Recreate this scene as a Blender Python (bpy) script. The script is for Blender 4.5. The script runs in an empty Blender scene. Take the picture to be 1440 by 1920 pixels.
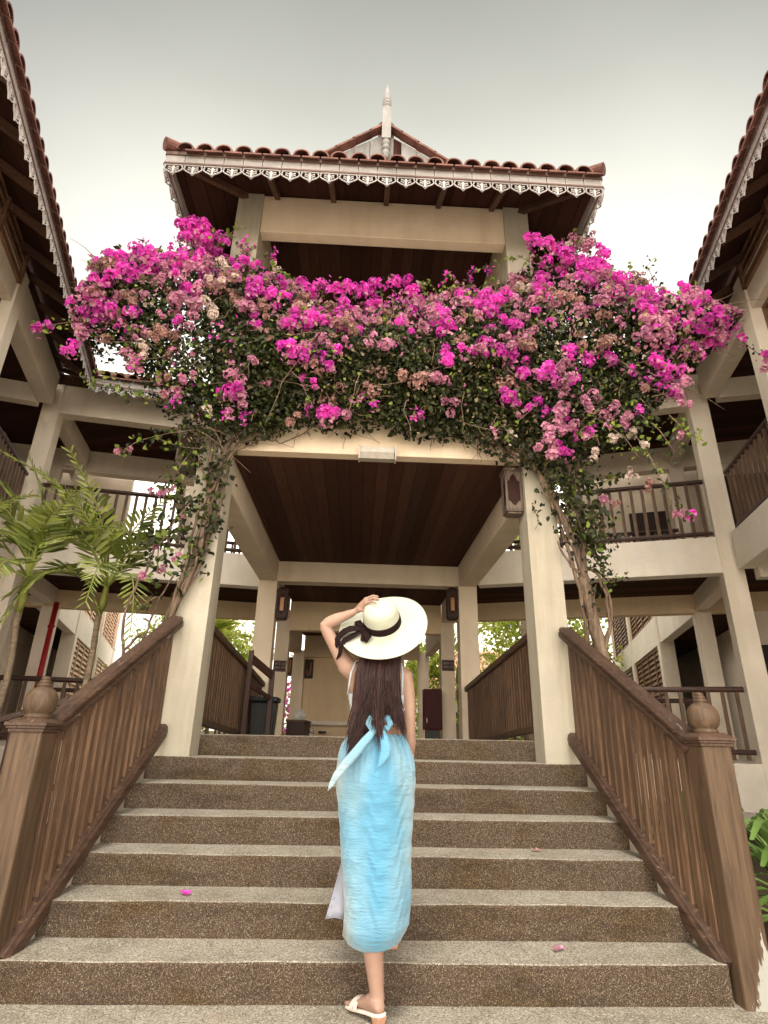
import bpy, bmesh, math, random
import numpy as np
from mathutils import Vector, Matrix
random.seed(7); rng = np.random.default_rng(7)
R = math.radians
S = bpy.context.scene
C = S.collection

# ------------------------------------------------------------------ camera
F, PITCH, YAW, ROLL, CH, CX = 1060.0, .3735, .0385, .0215, 1.225, -.12
cam_d = bpy.data.cameras.new('camera'); cam = bpy.data.objects.new('camera', cam_d); C.objects.link(cam)
cam_d.sensor_fit = 'VERTICAL'; cam_d.sensor_height = 24; cam_d.lens = F/1920*24
cam_d.clip_start = .05; cam_d.clip_end = 2000
fw = Vector((math.sin(YAW)*math.cos(PITCH), math.cos(YAW)*math.cos(PITCH), math.sin(PITCH)))
rt = Vector((math.cos(YAW), -math.sin(YAW), 0)); up_ = rt.cross(fw)
r2 = rt*math.cos(ROLL)+up_*math.sin(ROLL); u2 = up_*math.cos(ROLL)-rt*math.sin(ROLL)
mw = Matrix((r2, u2, -fw)).transposed().to_4x4(); mw.translation = Vector((CX, 0, CH))
cam.matrix_world = mw
S.camera = cam

# ------------------------------------------------------------------ world, sun, exposure
SUN_EL, SUN_AZ = R(66), R(186)          # azimuth measured clockwise from +Y: high behind the photographer
w = bpy.data.worlds.new('World'); S.world = w; w.use_nodes = True
nt = w.node_tree; nt.nodes.clear()
out = nt.nodes.new('ShaderNodeOutputWorld')
sky = nt.nodes.new('ShaderNodeTexSky'); sky.sky_type = 'NISHITA'; sky.sun_disc = False
sky.sun_elevation = SUN_EL; sky.sun_rotation = SUN_AZ; sky.dust_density = 6; sky.air_density = 1.5
bg1 = nt.nodes.new('ShaderNodeBackground'); bg1.inputs[1].default_value = .012
nt.links.new(sky.outputs[0], bg1.inputs[0])
tc = nt.nodes.new('ShaderNodeTexCoord'); sp = nt.nodes.new('ShaderNodeSeparateXYZ')
nt.links.new(tc.outputs['Generated'], sp.inputs[0])
cr = nt.nodes.new('ShaderNodeValToRGB')
for e in list(cr.color_ramp.elements)[1:]: cr.color_ramp.elements.remove(e)
stops = [(0.0, (2.6, 2.3, 1.92)), (.3, (1.9, 1.74, 1.48)), (.55, (.72, .70, .62)), (.70, (.50, .485, .42)), (.83, (.262, .256, .215)), (.905, (.175, .171, .142)), (.95, (1.5, 1.42, 1.28)), (1.0, (4.0, 3.75, 3.3))]
cr.color_ramp.elements[0].position = 0; cr.color_ramp.elements[0].color = (*stops[0][1], 1)
for p, c in stops[1:]:
    e = cr.color_ramp.elements.new(p); e.color = (*c, 1)
nt.links.new(sp.outputs[2], cr.inputs[0])
bg2 = nt.nodes.new('ShaderNodeBackground'); bg2.inputs[1].default_value = 1.0
# the overcast is much brighter on the photographer's side of the sky
az = nt.nodes.new('ShaderNodeMapRange'); az.interpolation_type = 'SMOOTHSTEP'; az.inputs[1].default_value = .15; az.inputs[2].default_value = -.75; az.inputs[3].default_value = 1.0; az.inputs[4].default_value = 1.5
nt.links.new(sp.outputs[1], az.inputs[0])
# glow of the hidden sun behind thin cloud, low over the pavilion; the sky falls off away from it
gd = nt.nodes.new('ShaderNodeVectorMath'); gd.operation = 'DOT_PRODUCT'; nt.links.new(tc.outputs['Generated'], gd.inputs[0])
gd.inputs[1].default_value = (math.sin(R(5))*math.cos(R(42)), math.cos(R(5))*math.cos(R(42)), math.sin(R(42)))
gr_ = nt.nodes.new('ShaderNodeValToRGB')
for e in list(gr_.color_ramp.elements)[1:]: gr_.color_ramp.elements.remove(e)
gr_.color_ramp.elements[0].position = 0; gr_.color_ramp.elements[0].color = (1, 1, 1, 1)
for p, c in ((.42, 1.0), (.64, .30), (.75, .36), (.85, .74), (.91, 1.0), (.96, 1.14), (1.0, 1.22)): gr_.color_ramp.elements.new(p).color = (c, c, c*.995, 1)
nt.links.new(gd.outputs['Value'], gr_.inputs[0])
cn = nt.nodes.new('ShaderNodeTexNoise'); cn.inputs['Scale'].default_value = 2.6; cn.inputs['Detail'].default_value = 5; nt.links.new(tc.outputs['Generated'], cn.inputs['Vector'])
cm = nt.nodes.new('ShaderNodeMapRange'); cm.inputs[1].default_value = .3; cm.inputs[2].default_value = .7; cm.inputs[3].default_value = .95; cm.inputs[4].default_value = 1.05; nt.links.new(cn.outputs['Fac'], cm.inputs[0])
vg = nt.nodes.new('ShaderNodeVectorMath'); vg.operation = 'MULTIPLY'; nt.links.new(cr.outputs[0], vg.inputs[0]); nt.links.new(gr_.outputs[0], vg.inputs[1])
vc = nt.nodes.new('ShaderNodeVectorMath'); vc.operation = 'SCALE'; nt.links.new(vg.outputs[0], vc.inputs[0]); nt.links.new(cm.outputs[0], vc.inputs['Scale'])
vm = nt.nodes.new('ShaderNodeVectorMath'); vm.operation = 'SCALE'; nt.links.new(vc.outputs[0], vm.inputs[0]); nt.links.new(az.outputs[0], vm.inputs['Scale'])
nt.links.new(vm.outputs[0], bg2.inputs[0])
ad = nt.nodes.new('ShaderNodeAddShader')
nt.links.new(bg1.outputs[0], ad.inputs[0]); nt.links.new(bg2.outputs[0], ad.inputs[1]); nt.links.new(ad.outputs[0], out.inputs[0])
sl = bpy.data.lights.new('sun', 'SUN'); sl.energy = 1.2; sl.angle = R(18); sl.color = (1, .93, .82)
so = bpy.data.objects.new('sun', sl); C.objects.link(so)
sd = Vector((math.sin(SUN_AZ)*math.cos(SUN_EL), math.cos(SUN_AZ)*math.cos(SUN_EL), math.sin(SUN_EL)))
so.rotation_euler = sd.to_track_quat('Z', 'Y').to_euler(); so.location = sd*30
vs = S.view_settings; S.display_settings.display_device = 'sRGB'
vs.view_transform = 'Standard'; vs.look = 'None'; vs.exposure = 1.12; vs.gamma = 1
S.render.engine = 'CYCLES'; S.cycles.max_bounces = 8; S.cycles.transparent_max_bounces = 8

# ------------------------------------------------------------------ helpers
WL = {}
def wl(o): return WL.get(o.name, Vector((0, 0, 0)))
def tag(o, label=None, cat=None, group=None, kind=None):
    if label: o['label'] = label
    if cat: o['category'] = cat
    if group: o['group'] = group
    if kind: o['kind'] = kind
    return o
def empty(name, loc, label, cat, group=None):
    o = bpy.data.objects.new(name, None); C.objects.link(o); o.location = loc; o.empty_display_size = .2
    WL[o.name] = Vector(loc); return tag(o, label, cat, group)
def link(name, me, parent, c=None):
    c = Vector(c) if c is not None else Vector((0, 0, 0))
    o = bpy.data.objects.new(name, me); C.objects.link(o)
    if parent: o.parent = parent; o.location = c - wl(parent)
    else: o.location = c
    WL[o.name] = c; return o
def dup(o, delta, parent=None):
    n = o.copy(); C.objects.link(n); n.parent = parent or o.parent
    WL[n.name] = wl(o)+Vector(delta); n.location = WL[n.name]-wl(n.parent) if n.parent else WL[n.name]
    return n
class MB:
    def __init__(s, P=(0, 0), u=(1, 0), n=(0, 1)):
        s.v = []; s.f = []; s.m = []; s.frame(P, u, n)
    def frame(s, P, u, n): s.P = P; s.u = u; s.n = n; return s
    def T(s, p): return (s.P[0]+s.u[0]*p[0]+s.n[0]*p[1], s.P[1]+s.u[1]*p[0]+s.n[1]*p[1], p[2])
    def add(s, vs_, fs, mi=0):
        k = len(s.v); s.v += [s.T(p) for p in vs_]; s.f += [tuple(i+k for i in f) for f in fs]; s.m += [mi]*len(fs)
    def box(s, x0, x1, y0, y1, z0, z1, mi=0):
        s.hexa([(x0, y0, z0), (x1, y0, z0), (x1, y1, z0), (x0, y1, z0), (x0, y0, z1), (x1, y0, z1), (x1, y1, z1), (x0, y1, z1)], mi)
    def hexa(s, p, mi=0):
        s.add(p, [(0, 3, 2, 1), (4, 5, 6, 7), (0, 1, 5, 4), (1, 2, 6, 5), (2, 3, 7, 6), (3, 0, 4, 7)], mi)
    def bar(s, a, b, w_, h, mi=0, upv=(0, 0, 1)):
        a = Vector(a); b = Vector(b); d = (b-a).normalized(); U = Vector(upv)
        x = d.cross(U)
        if x.length < 1e-4: x = d.cross(Vector((1, 0, 0)))
        x.normalize(); y = x.cross(d)
        p = []
        for q in (a, b):
            for sx, sy in ((-1, -1), (1, -1), (1, 1), (-1, 1)): p.append(tuple(q+x*sx*w_/2+y*sy*h/2))
        s.hexa(p, mi)
    def prism(s, pts, axis, t0, t1, mi=0):
        # pts 2D polygon extruded along axis 'x','y' or 'z'
        def mk(p, t): return {'x': (t, p[0], p[1]), 'y': (p[0], t, p[1]), 'z': (p[0], p[1], t)}[axis]
        n = len(pts); vv = [mk(p, t0) for p in pts]+[mk(p, t1) for p in pts]
        s.add(vv, [tuple(range(n)), tuple(range(2*n-1, n-1, -1))]+[(i, (i+1) % n, (i+1) % n+n, i+n) for i in range(n)], mi)
    def tube(s, pts, rads, k=8, mi=0, cap=True, flat=1.0):
        pts = [Vector(p) for p in pts]; n = len(pts)
        if not hasattr(rads, '__len__'): rads = [rads]*n
        vv = []; ref = None
        for i, p in enumerate(pts):
            d = (pts[min(i+1, n-1)]-pts[max(i-1, 0)]).normalized()
            if ref is None: ref = Vector((0, 0, 1)) if abs(d.z) < .9 else Vector((1, 0, 0))
            x = (ref-d*ref.dot(d)).normalized(); y = d.cross(x); ref = x
            for j in range(k):
                a = 2*math.pi*j/k; vv.append(tuple(p+x*math.cos(a)*rads[i]*flat+y*math.sin(a)*rads[i]))
        ff = [(i*k+j, i*k+(j+1) % k, (i+1)*k+(j+1) % k, (i+1)*k+j) for i in range(n-1) for j in range(k)]
        if cap: ff += [tuple(range(k-1, -1, -1)), tuple((n-1)*k+j for j in range(k))]
        s.add(vv, ff, mi)
    def lathe(s, c, prof, k=24, axis=None, mi=0):
        c = Vector(c); ax = Vector(axis or (0, 0, 1)).normalized()
        x = ax.orthogonal().normalized(); y = ax.cross(x); vv = []
        for r_, h in prof:
            for j in range(k):
                a = 2*math.pi*j/k; vv.append(tuple(c+ax*h+x*math.cos(a)*r_+y*math.sin(a)*r_))
        n = len(prof)
        s.add(vv, [(i*k+j, i*k+(j+1) % k, (i+1)*k+(j+1) % k, (i+1)*k+j) for i in range(n-1) for j in range(k)], mi)
    def rings(s, rings, mi=0, cap=True):
        k = len(rings[0]); n = len(rings)
        ff = [(i*k+j, i*k+(j+1) % k, (i+1)*k+(j+1) % k, (i+1)*k+j) for i in range(n-1) for j in range(k)]
        if cap: ff += [tuple(range(k-1, -1, -1)), tuple((n-1)*k+j for j in range(k))]
        s.add([tuple(p) for r_ in rings for p in r_], ff, mi)
    def build(s, name, mats, parent=None, label=None, bevel=0, smooth=False, recalc=True, seg=2):
        a = np.array(s.v, dtype=float); c = (a.min(0)+a.max(0))/2
        if parent is None: c[2] = a[:, 2].min()
        me = bpy.data.meshes.new(name); me.from_pydata((a-c).tolist(), [], s.f)
        for m in (mats if isinstance(mats, (list, tuple)) else [mats]): me.materials.append(m)
        me.polygons.foreach_set('material_index', s.m)
        if recalc:
            bm = bmesh.new(); bm.from_mesh(me); bmesh.ops.recalc_face_normals(bm, faces=bm.faces); bm.to_mesh(me); bm.free()
        if smooth: me.polygons.foreach_set('use_smooth', [True]*len(me.polygons))
        me.update()
        o = link(name, me, parent, c)
        if bevel:
            b = o.modifiers.new('bevel', 'BEVEL'); b.width = bevel; b.segments = seg; b.limit_method = 'ANGLE'; b.angle_limit = R(40)
        if label: o['label'] = label
        return o

# ------------------------------------------------------------------ materials
def mat(name, rough=.8, spec=.3):
    m = bpy.data.materials.new(name); m.use_nodes = True; t = m.node_tree
    b = t.nodes['Principled BSDF']; b.inputs['Roughness'].default_value = rough; b.inputs['Specular IOR Level'].default_value = spec
    return m, t, b
def nd(t, k, **kw):
    n = t.nodes.new(k)
    for a, v in kw.items(): setattr(n, a, v)
    return n
def coords(t, scale=(1, 1, 1), world=True):
    if world: g = nd(t, 'ShaderNodeNewGeometry'); o = g.outputs['Position']
    else: g = nd(t, 'ShaderNodeTexCoord'); o = g.outputs['Object']
    mp = nd(t, 'ShaderNodeMapping'); mp.inputs['Scale'].default_value = scale
    t.links.new(o, mp.inputs[0]); return mp.outputs[0]
def noise(t, vec, scale, detail=5, rough=.6, dist=0):
    n = nd(t, 'ShaderNodeTexNoise'); n.inputs['Scale'].default_value = scale; n.inputs['Detail'].default_value = detail
    n.inputs['Roughness'].default_value = rough; n.inputs['Distortion'].default_value = dist
    t.links.new(vec, n.inputs['Vector']); return n.outputs['Fac']
def ramp(t, fac, stops, interp='LINEAR'):
    r_ = nd(t, 'ShaderNodeValToRGB'); r_.color_ramp.interpolation = interp
    while len(r_.color_ramp.elements) > 1: r_.color_ramp.elements.remove(r_.color_ramp.elements[-1])
    r_.color_ramp.elements[0].position = stops[0][0]; r_.color_ramp.elements[0].color = (*stops[0][1], 1)
    for p, c in stops[1:]: r_.color_ramp.elements.new(p).color = (*c, 1)
    t.links.new(fac, r_.inputs[0]); return r_.outputs[0]
def mix(t, a, b, fac, mode='MIX'):
    n = nd(t, 'ShaderNodeMix', data_type='RGBA', blend_type=mode)
    for i, v in ((0, fac), (6, a), (7, b)):
        if hasattr(v, 'links'): t.links.new(v, n.inputs[i])
        elif i == 0: n.inputs[0].default_value = v
        else: n.inputs[i].default_value = (*v, 1)
    return n.outputs[2]
def bump(t, b, h, strength=.3, dist=.01, prev=None):
    n = nd(t, 'ShaderNodeBump'); n.inputs['Strength'].default_value = strength; n.inputs['Distance'].default_value = dist
    t.links.new(h, n.inputs['Height'])
    if prev: t.links.new(prev, n.inputs['Normal'])
    t.links.new(n.outputs[0], b.inputs['Normal']); return n.outputs[0]

def m_plaster(name, col, stain=.75):
    m, t, b = mat(name, .85, .2); v = coords(t)
    a = noise(t, v, 1.7, 6, .65); c1 = ramp(t, a, [(.3, tuple(x*.86 for x in col)), (.6, col)])
    v2 = coords(t, (3, 3, .35)); st = noise(t, v2, 2.2, 5, .6)
    f = ramp(t, st, [(.46, (0, 0, 0)), (.72, (1, 1, 1))])
    c2 = mix(t, c1, tuple(x*stain for x in (col[0], col[1]*.97, col[2]*.92)), f)
    sp_ = noise(t, v, 60, 3); c3 = mix(t, c2, (.25, .2, .15), ramp(t, sp_, [(.72, (0, 0, 0)), (.8, (.35, .35, .35))]))
    t.links.new(c3, b.inputs['Base Color']); n1 = bump(t, b, noise(t, v, 45, 6, .7), .28, .012); bump(t, b, noise(t, v, 6, 3), .15, .03, n1); return m
def m_wood(name, c0, c1, scuff=None, axis=2, rough=.6, scuffamt=.62, sc=1.0):
    m, t, b = mat(name, rough, .35); s3 = [14*sc]*3; s3[axis] = 1.1*sc; v = coords(t, tuple(s3))
    g = noise(t, v, 3, 7, .62, .6); c = ramp(t, g, [(.32, c0), (.66, c1)])
    vb = coords(t); big = noise(t, vb, 2.2, 3)
    c = mix(t, c, tuple(x*.6 for x in c0), ramp(t, big, [(.45, (0, 0, 0)), (.8, (.7, .7, .7))]))
    if scuff:
        k = [5]*3; k[axis] = 1.2; s2 = noise(t, coords(t, tuple(k)), 4.5, 8, .75, 1.0)
        c = mix(t, c, scuff, ramp(t, s2, [(scuffamt, (0, 0, 0)), (scuffamt+.06, (.8, .8, .8))]))
    oi = nd(t, 'ShaderNodeObjectInfo'); hv = nd(t, 'ShaderNodeHueSaturation')
    mr = nd(t, 'ShaderNodeMapRange'); mr.inputs[3].default_value = .78; mr.inputs[4].default_value = 1.18
    t.links.new(oi.outputs['Random'], mr.inputs[0]); t.links.new(mr.outputs[0], hv.inputs['Value']); t.links.new(c, hv.inputs['Color'])
    t.links.new(hv.outputs[0], b.inputs['Base Color']); bump(t, b, g, .35, .006); return m
def m_planks(name, cols, width=.13, dirv=(1, 0, 0), gap=.03, rough=.8, spec=.12):
    m, t, b = mat(name, rough, spec); g = nd(t, 'ShaderNodeNewGeometry')
    d = nd(t, 'ShaderNodeVectorMath', operation='DOT_PRODUCT'); t.links.new(g.outputs['Position'], d.inputs[0]); d.inputs[1].default_value = tuple(x/width for x in dirv)
    fl = nd(t, 'ShaderNodeMath', operation='FLOOR'); t.links.new(d.outputs['Value'], fl.inputs[0])
    fr = nd(t, 'ShaderNodeMath', operation='FRACT'); t.links.new(d.outputs['Value'], fr.inputs[0])
    wn = nd(t, 'ShaderNodeTexWhiteNoise', noise_dimensions='1D'); t.links.new(fl.outputs[0], wn.inputs['W'])
    c = ramp(t, wn.outputs['Value'], [(i/(len(cols)-1), cc) for i, cc in enumerate(cols)])
    gr = noise(t, coords(t, (9, 1.2, 9) if abs(dirv[0]) > .5 else (1.2, 9, 9)), 4, 6, .6, .4)
    c = mix(t, c, (.6, .6, .6), ramp(t, gr, [(.35, (0, 0, 0)), (.7, (.6, .6, .6))]), 'MULTIPLY')
    gp = ramp(t, fr.outputs[0], [(0, (0, 0, 0)), (gap, (1, 1, 1)), (1-gap, (1, 1, 1)), (1, (0, 0, 0))])
    c = mix(t, (.004, .002, .0015), c, gp); t.links.new(c, b.inputs['Base Color']); bump(t, b, gp, .5, .004); return m
def m_island(name, cols, rough=.55, trans=.35, spec=.3, objv=False):
    m, t, b = mat(name, rough, spec); g = nd(t, 'ShaderNodeNewGeometry')
    c = ramp(t, g.outputs['Random Per Island'], [(i/(len(cols)-1), cc) for i, cc in enumerate(cols)])
    big = noise(t, coords(t), 3.5, 2); c = mix(t, c, (.72, .72, .72), ramp(t, big, [(.42, (0, 0, 0)), (.62, (1, 1, 1))]), 'MULTIPLY')
    t.links.new(c, b.inputs['Base Color'])
    tr = nd(t, 'ShaderNodeBsdfTranslucent'); t.links.new(c, tr.inputs[0]); ms = nd(t, 'ShaderNodeMixShader'); ms.inputs[0].default_value = trans
    o = t.nodes['Material Output']; t.links.new(b.outputs[0], ms.inputs[1]); t.links.new(tr.outputs[0], ms.inputs[2]); t.links.new(ms.outputs[0], o.inputs[0]); return m
def m_plain(name, col, rough=.6, spec=.4, var=.15, sc=20):
    m, t, b = mat(name, rough, spec); a = noise(t, coords(t), sc, 5, .6)
    t.links.new(ramp(t, a, [(.3, tuple(x*(1-var) for x in col)), (.7, tuple(min(1, x*(1+var)) for x in col))]), b.inputs['Base Color'])
    bump(t, b, a, .1, .003); return m

M = {}
M['plaster'] = m_plaster('cream plaster', (.475, .43, .35))
M['plaster_white'] = m_plaster('pale plaster', (.82, .75, .665), .92)
M['plaster_shade'] = m_plaster('ochre plaster', (.76, .60, .40), .9)
M['plaster_gallery'] = m_plaster('gallery plaster', (.80, .71, .60), .88)
M['ceil'] = m_planks('dark plank ceiling', [(.048, .020, .014), (.064, .026, .017), (.040, .021, .015), (.085, .035, .023), (.053, .028, .019), (.115, .050, .031)], .14, (1, 0, 0))
M['ceilx'] = m_planks('dark plank ceiling across', [(.035, .012, .009), (.06, .02, .012), (.03, .014, .009), (.085, .03, .015)], .14, (.3, .95, 0))
M['railwood'] = m_wood('weathered teak', (.070, .037, .021), (.175, .101, .059), (.33, .25, .18), 2, .6, .71)
M['handrail'] = m_wood('worn handrail', (.040, .021, .014), (.108, .061, .040), (.36, .28, .22), 1, .5, .62)
M['newelwood'] = m_wood('newel timber', (.052, .030, .017), (.118, .073, .043), (.27, .21, .155), 2, .6, .68, .8)
M['darkrail'] = m_wood('dark stained rail', (.030, .012, .009), (.075, .032, .021), (.20, .12, .09), 2, .5, .74)
M['soffit'] = m_planks('eave boards', [(.04, .018, .014), (.07, .032, .024), (.05, .022, .016)], .16, (1, 0, 0), .03, .95, .04)
M['rafter'] = m_wood('rafter timber', (.06, .028, .018), (.14, .07, .045), None, 1)
M['lace'] = m_wood('white painted timber', (.44, .41, .40), (.62, .59, .58), (.28, .235, .22), 0, .6, .74)
M['moulding'] = m_wood('faded pink moulding', (.12, .065, .052), (.22, .14, .12), None, 0)
M['bark'] = m_wood('vine bark', (.07, .042, .028), (.26, .18, .125), (.52, .45, .38), 2, .85, .60)
M['louvre'] = m_wood('brown louvre', (.14, .07, .04), (.30, .17, .10), None, 1)
M['louvre_sunlit'] = m_wood('louvre with baked sunlight', (.55, .36, .24), (.78, .56, .40), None, 1)  # brighter copy of the louvre wood, sunlight put into its colour
M['white'] = m_plain('white paint', (.50, .47, .42), .6)
M['black'] = m_plain('black plastic', (.012, .012, .013), .45, .4)
M['darkwood'] = m_wood('dark sign wood', (.025, .01, .008), (.05, .02, .014), None, 2)
M['doorwood'] = m_wood('dark door', (.02, .009, .007), (.045, .02, .014), None, 2)
M['red'] = m_plain('dark red enamel', (.045, .002, .003), .5, .2)
M['pipered'] = m_plain('red pipe paint', (.34, .012, .010), .5, .3)
M['amber'] = m_plain('amber glass', (.40, .17, .05), .25, .5)
M['darkglass'] = m_plain('dark lantern glass', (.03, .009, .006), .6, .2)
M['letter'] = m_plain('sign lettering', (.32, .26, .24), .6)
M['terra'] = None
m, t, b = mat('terracotta tile', .75, .25); v = coords(t); a = noise(t, v, 5, 6, .7)
c = ramp(t, a, [(.3, (.09, .04, .032)), (.5, (.185, .08, .062)), (.72, (.30, .155, .125))])
g = nd(t, 'ShaderNodeNewGeometry'); c = mix(t, c, (.55, .5, .48), ramp(t, g.outputs['Random Per Island'], [(0, (0, 0, 0)), (1, (.7, .7, .7))]), 'MULTIPLY')
c = mix(t, c, (.06, .045, .035), ramp(t, noise(t, v, 11, 5, .7), [(.58, (0, 0, 0)), (.72, (.8, .8, .8))]))
t.links.new(c, b.inputs['Base Color']); bump(t, b, a, .3, .01); M['terra'] = m
M['terra_pale'] = m_plain('sun bleached tile', (.62, .33, .24), .8, .2, .3, 3)
# steps: exposed pebble wash risers, trowelled cement treads
m, t, b = mat('pebble wash', .75, .3); v = coords(t)
vo = nd(t, 'ShaderNodeTexVoronoi'); vo.inputs['Scale'].default_value = 270; t.links.new(v, vo.inputs['Vector'])
vo2 = nd(t, 'ShaderNodeTexVoronoi', feature='DISTANCE_TO_EDGE'); vo2.inputs['Scale'].default_value = 270; t.links.new(v, vo2.inputs['Vector'])
wn = nd(t, 'ShaderNodeTexWhiteNoise', noise_dimensions='3D'); t.links.new(vo.outputs['Color'], wn.inputs['Vector'])
c = ramp(t, wn.outputs['Value'], [(0, (.042, .025, .016)), (.35, (.075, .049, .032)), (.6, (.105, .072, .048)), (.82, (.155, .112, .077)), (.93, (.24, .19, .14)), (1, (.36, .30, .235))])
c = mix(t, (.03, .018, .012), c, ramp(t, vo2.outputs['Distance'], [(0, (0, 0, 0)), (.09, (1, 1, 1))]))
sn = noise(t, coords(t, (1, 1, 1)), 2.6, 6, .65, .3)
c = mix(t, c, (.80, .72, .46), ramp(t, sn, [(.47, (0, 0, 0)), (.62, (.8, .8, .8))]), 'MULTIPLY')
sn2 = noise(t, coords(t, (.6, 1, 2.5)), 3.3, 4, .6)
c = mix(t, c, (.30, .25, .22), ramp(t, sn2, [(.5, (0, 0, 0)), (.72, (.55, .55, .55))]), 'MULTIPLY')
t.links.new(c, b.inputs['Base Color']); bump(t, b, vo.outputs['Distance'], .8, .004); M['riser'] = m
m, t, b = mat('cement tread', .8, .25); v = coords(t)
a = noise(t, v, 3.5, 7, .7); c = ramp(t, a, [(.3, (.19, .165, .13)), (.52, (.29, .262, .215)), (.7, (.36, .335, .285))])
vo = nd(t, 'ShaderNodeTexVoronoi'); vo.inputs['Scale'].default_value = 150; t.links.new(v, vo.inputs['Vector'])
wn = nd(t, 'ShaderNodeTexWhiteNoise', noise_dimensions='3D'); t.links.new(vo.outputs['Color'], wn.inputs['Vector'])
c = mix(t, c, (.10, .075, .05), ramp(t, wn.outputs['Value'], [(.55, (0, 0, 0)), (.95, (.8, .8, .8))]))
c = mix(t, c, (.60, .57, .50), ramp(t, wn.outputs['Value'], [(0, (.6, .6, .6)), (.22, (0, 0, 0))]))
c = mix(t, c, (.30, .22, .16), ramp(t, noise(t, coords(t, (1, 3, 1)), 1.9, 5, .6), [(.58, (0, 0, 0)), (.75, (.6, .6, .6))]))
t.links.new(c, b.inputs['Base Color']); bump(t, b, noise(t, v, 90, 4), .35, .004); M['tread'] = m
M['soil'] = m_plain('planting soil', (.07, .05, .03), .95, .1, .5, 4)
M['floor'] = m_plain('landing floor', (.32, .27, .21), .6, .3, .15, 6)
M['leaf'] = m_island('bougainvillea leaf', [(.011, .014, .007), (.024, .030, .011), (.042, .052, .015), (.075, .088, .024), (.030, .034, .014)], .5, .25)
M['leaf_new'] = m_island('young leaf', [(.14, .24, .03), (.26, .36, .05), (.36, .44, .09), (.10, .17, .03)], .5, .45)
M['leaf_dry'] = m_island('dry leaf', [(.24, .17, .08), (.40, .30, .17), (.52, .42, .28), (.16, .11, .05)], .7, .3)
M['bract'] = m_island('magenta bract', [(.74, .04, .50), (.88, .07, .64), (.95, .13, .72), (.82, .10, .54), (.95, .28, .78)], .6, .5, .15)
M['bract_pink'] = m_island('ageing pink bract', [(.64, .20, .40), (.70, .32, .46), (.50, .20, .26), (.76, .44, .54), (.64, .20, .46)], .7, .38, .1)
M['bract_old'] = m_island('faded bract', [(.42, .22, .19), (.54, .32, .28), (.36, .18, .16), (.60, .40, .36)], .8, .35, .1)
M['bract_white'] = m_island('pale bract', [(.72, .62, .52), (.78, .60, .60), (.66, .58, .40)], .7, .4, .1)
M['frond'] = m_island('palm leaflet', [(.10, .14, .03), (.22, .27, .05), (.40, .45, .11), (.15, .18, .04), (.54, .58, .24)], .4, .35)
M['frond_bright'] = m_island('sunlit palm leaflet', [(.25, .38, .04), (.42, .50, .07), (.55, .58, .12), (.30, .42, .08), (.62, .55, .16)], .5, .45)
M['crownshaft'] = m_plain('green palm stem', (.16, .17, .035), .5, .3, .3, 8)
M['palmtrunk'] = m_wood('palm trunk', (.10, .07, .045), (.26, .20, .14), None, 0, .9)
M['strap'] = m_island('strap leaf', [(.12, .24, .04), (.22, .36, .09), (.30, .44, .16)], .4, .35)
# person
m, t, b = mat('skin', .5, .3); a = noise(t, coords(t), 9, 4)
t.links.new(ramp(t, a, [(.3, (.31, .19, .145)), (.7, (.37, .235, .18))]), b.inputs['Base Color'])
b.inputs['Subsurface Weight'].default_value = .12; b.inputs['Subsurface Radius'].default_value = (.02, .008, .004); bump(t, b, noise(t, coords(t), 260, 3), .06, .001); M['skin'] = m
m, t, b = mat('dark auburn hair', .45, .28); g = nd(t, 'ShaderNodeNewGeometry')
t.links.new(ramp(t, g.outputs['Random Per Island'], [(0, (.010, .003, .003)), (.5, (.022, .007, .0065)), (.85, (.042, .014, .012)), (1, (.07, .026, .020))]), b.inputs['Base Color']); M['hair'] = m
def m_cloth(name, c0, c1, c2):
    m, t, b = mat(name, .5, .25); v = coords(t)
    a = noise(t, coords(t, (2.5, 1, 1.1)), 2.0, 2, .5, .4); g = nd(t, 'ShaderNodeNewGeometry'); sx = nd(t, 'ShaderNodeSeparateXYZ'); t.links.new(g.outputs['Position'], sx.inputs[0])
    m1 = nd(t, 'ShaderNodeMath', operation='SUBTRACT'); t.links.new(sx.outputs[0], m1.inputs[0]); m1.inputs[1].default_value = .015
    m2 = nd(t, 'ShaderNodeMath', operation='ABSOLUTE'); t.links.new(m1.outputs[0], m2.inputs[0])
    m3 = nd(t, 'ShaderNodeMath', operation='MULTIPLY_ADD'); t.links.new(m2.outputs[0], m3.inputs[0]); m3.inputs[1].default_value = 2.3; t.links.new(a, m3.inputs[2])   # sheen put into the colour: bluer middle, paler greyer sides
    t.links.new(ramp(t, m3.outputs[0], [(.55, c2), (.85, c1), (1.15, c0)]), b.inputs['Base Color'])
    b.inputs['Sheen Weight'].default_value = .4; b.inputs['Sheen Roughness'].default_value = .4
    wv = noise(t, coords(t, (7, 7, 30)), 3.2, 5, .6, .5); n1 = bump(t, b, wv, .55, .012)
    bump(t, b, noise(t, coords(t, (3, 3, 14)), 2.1, 3, .5, .3), .4, .02, n1); return m
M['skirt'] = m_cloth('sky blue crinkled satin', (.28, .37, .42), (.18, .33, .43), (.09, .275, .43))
M['top'] = m_cloth('pale lilac cotton', (.44, .44, .50), (.44, .48, .54), (.30, .44, .58))
m, t, b = mat('straw', .7, .25); v = coords(t); a = noise(t, coords(t, (4, 4, 60)), 5, 4, .6)
t.links.new(ramp(t, a, [(.3, (.40, .41, .33)), (.7, (.47, .475, .40))]), b.inputs['Base Color']); M['straw'] = m
bump(t, b, noise(t, coords(t, (1, 1, 1)), 220, 3), .2, .002)
M['ribbon'] = m_plain('dark brown ribbon', (.014, .006, .007), .85, .12, .25, 30)
M['sandal'] = m_plain('cream sandal leather', (.72, .60, .54), .45, .4, .05)
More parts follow.
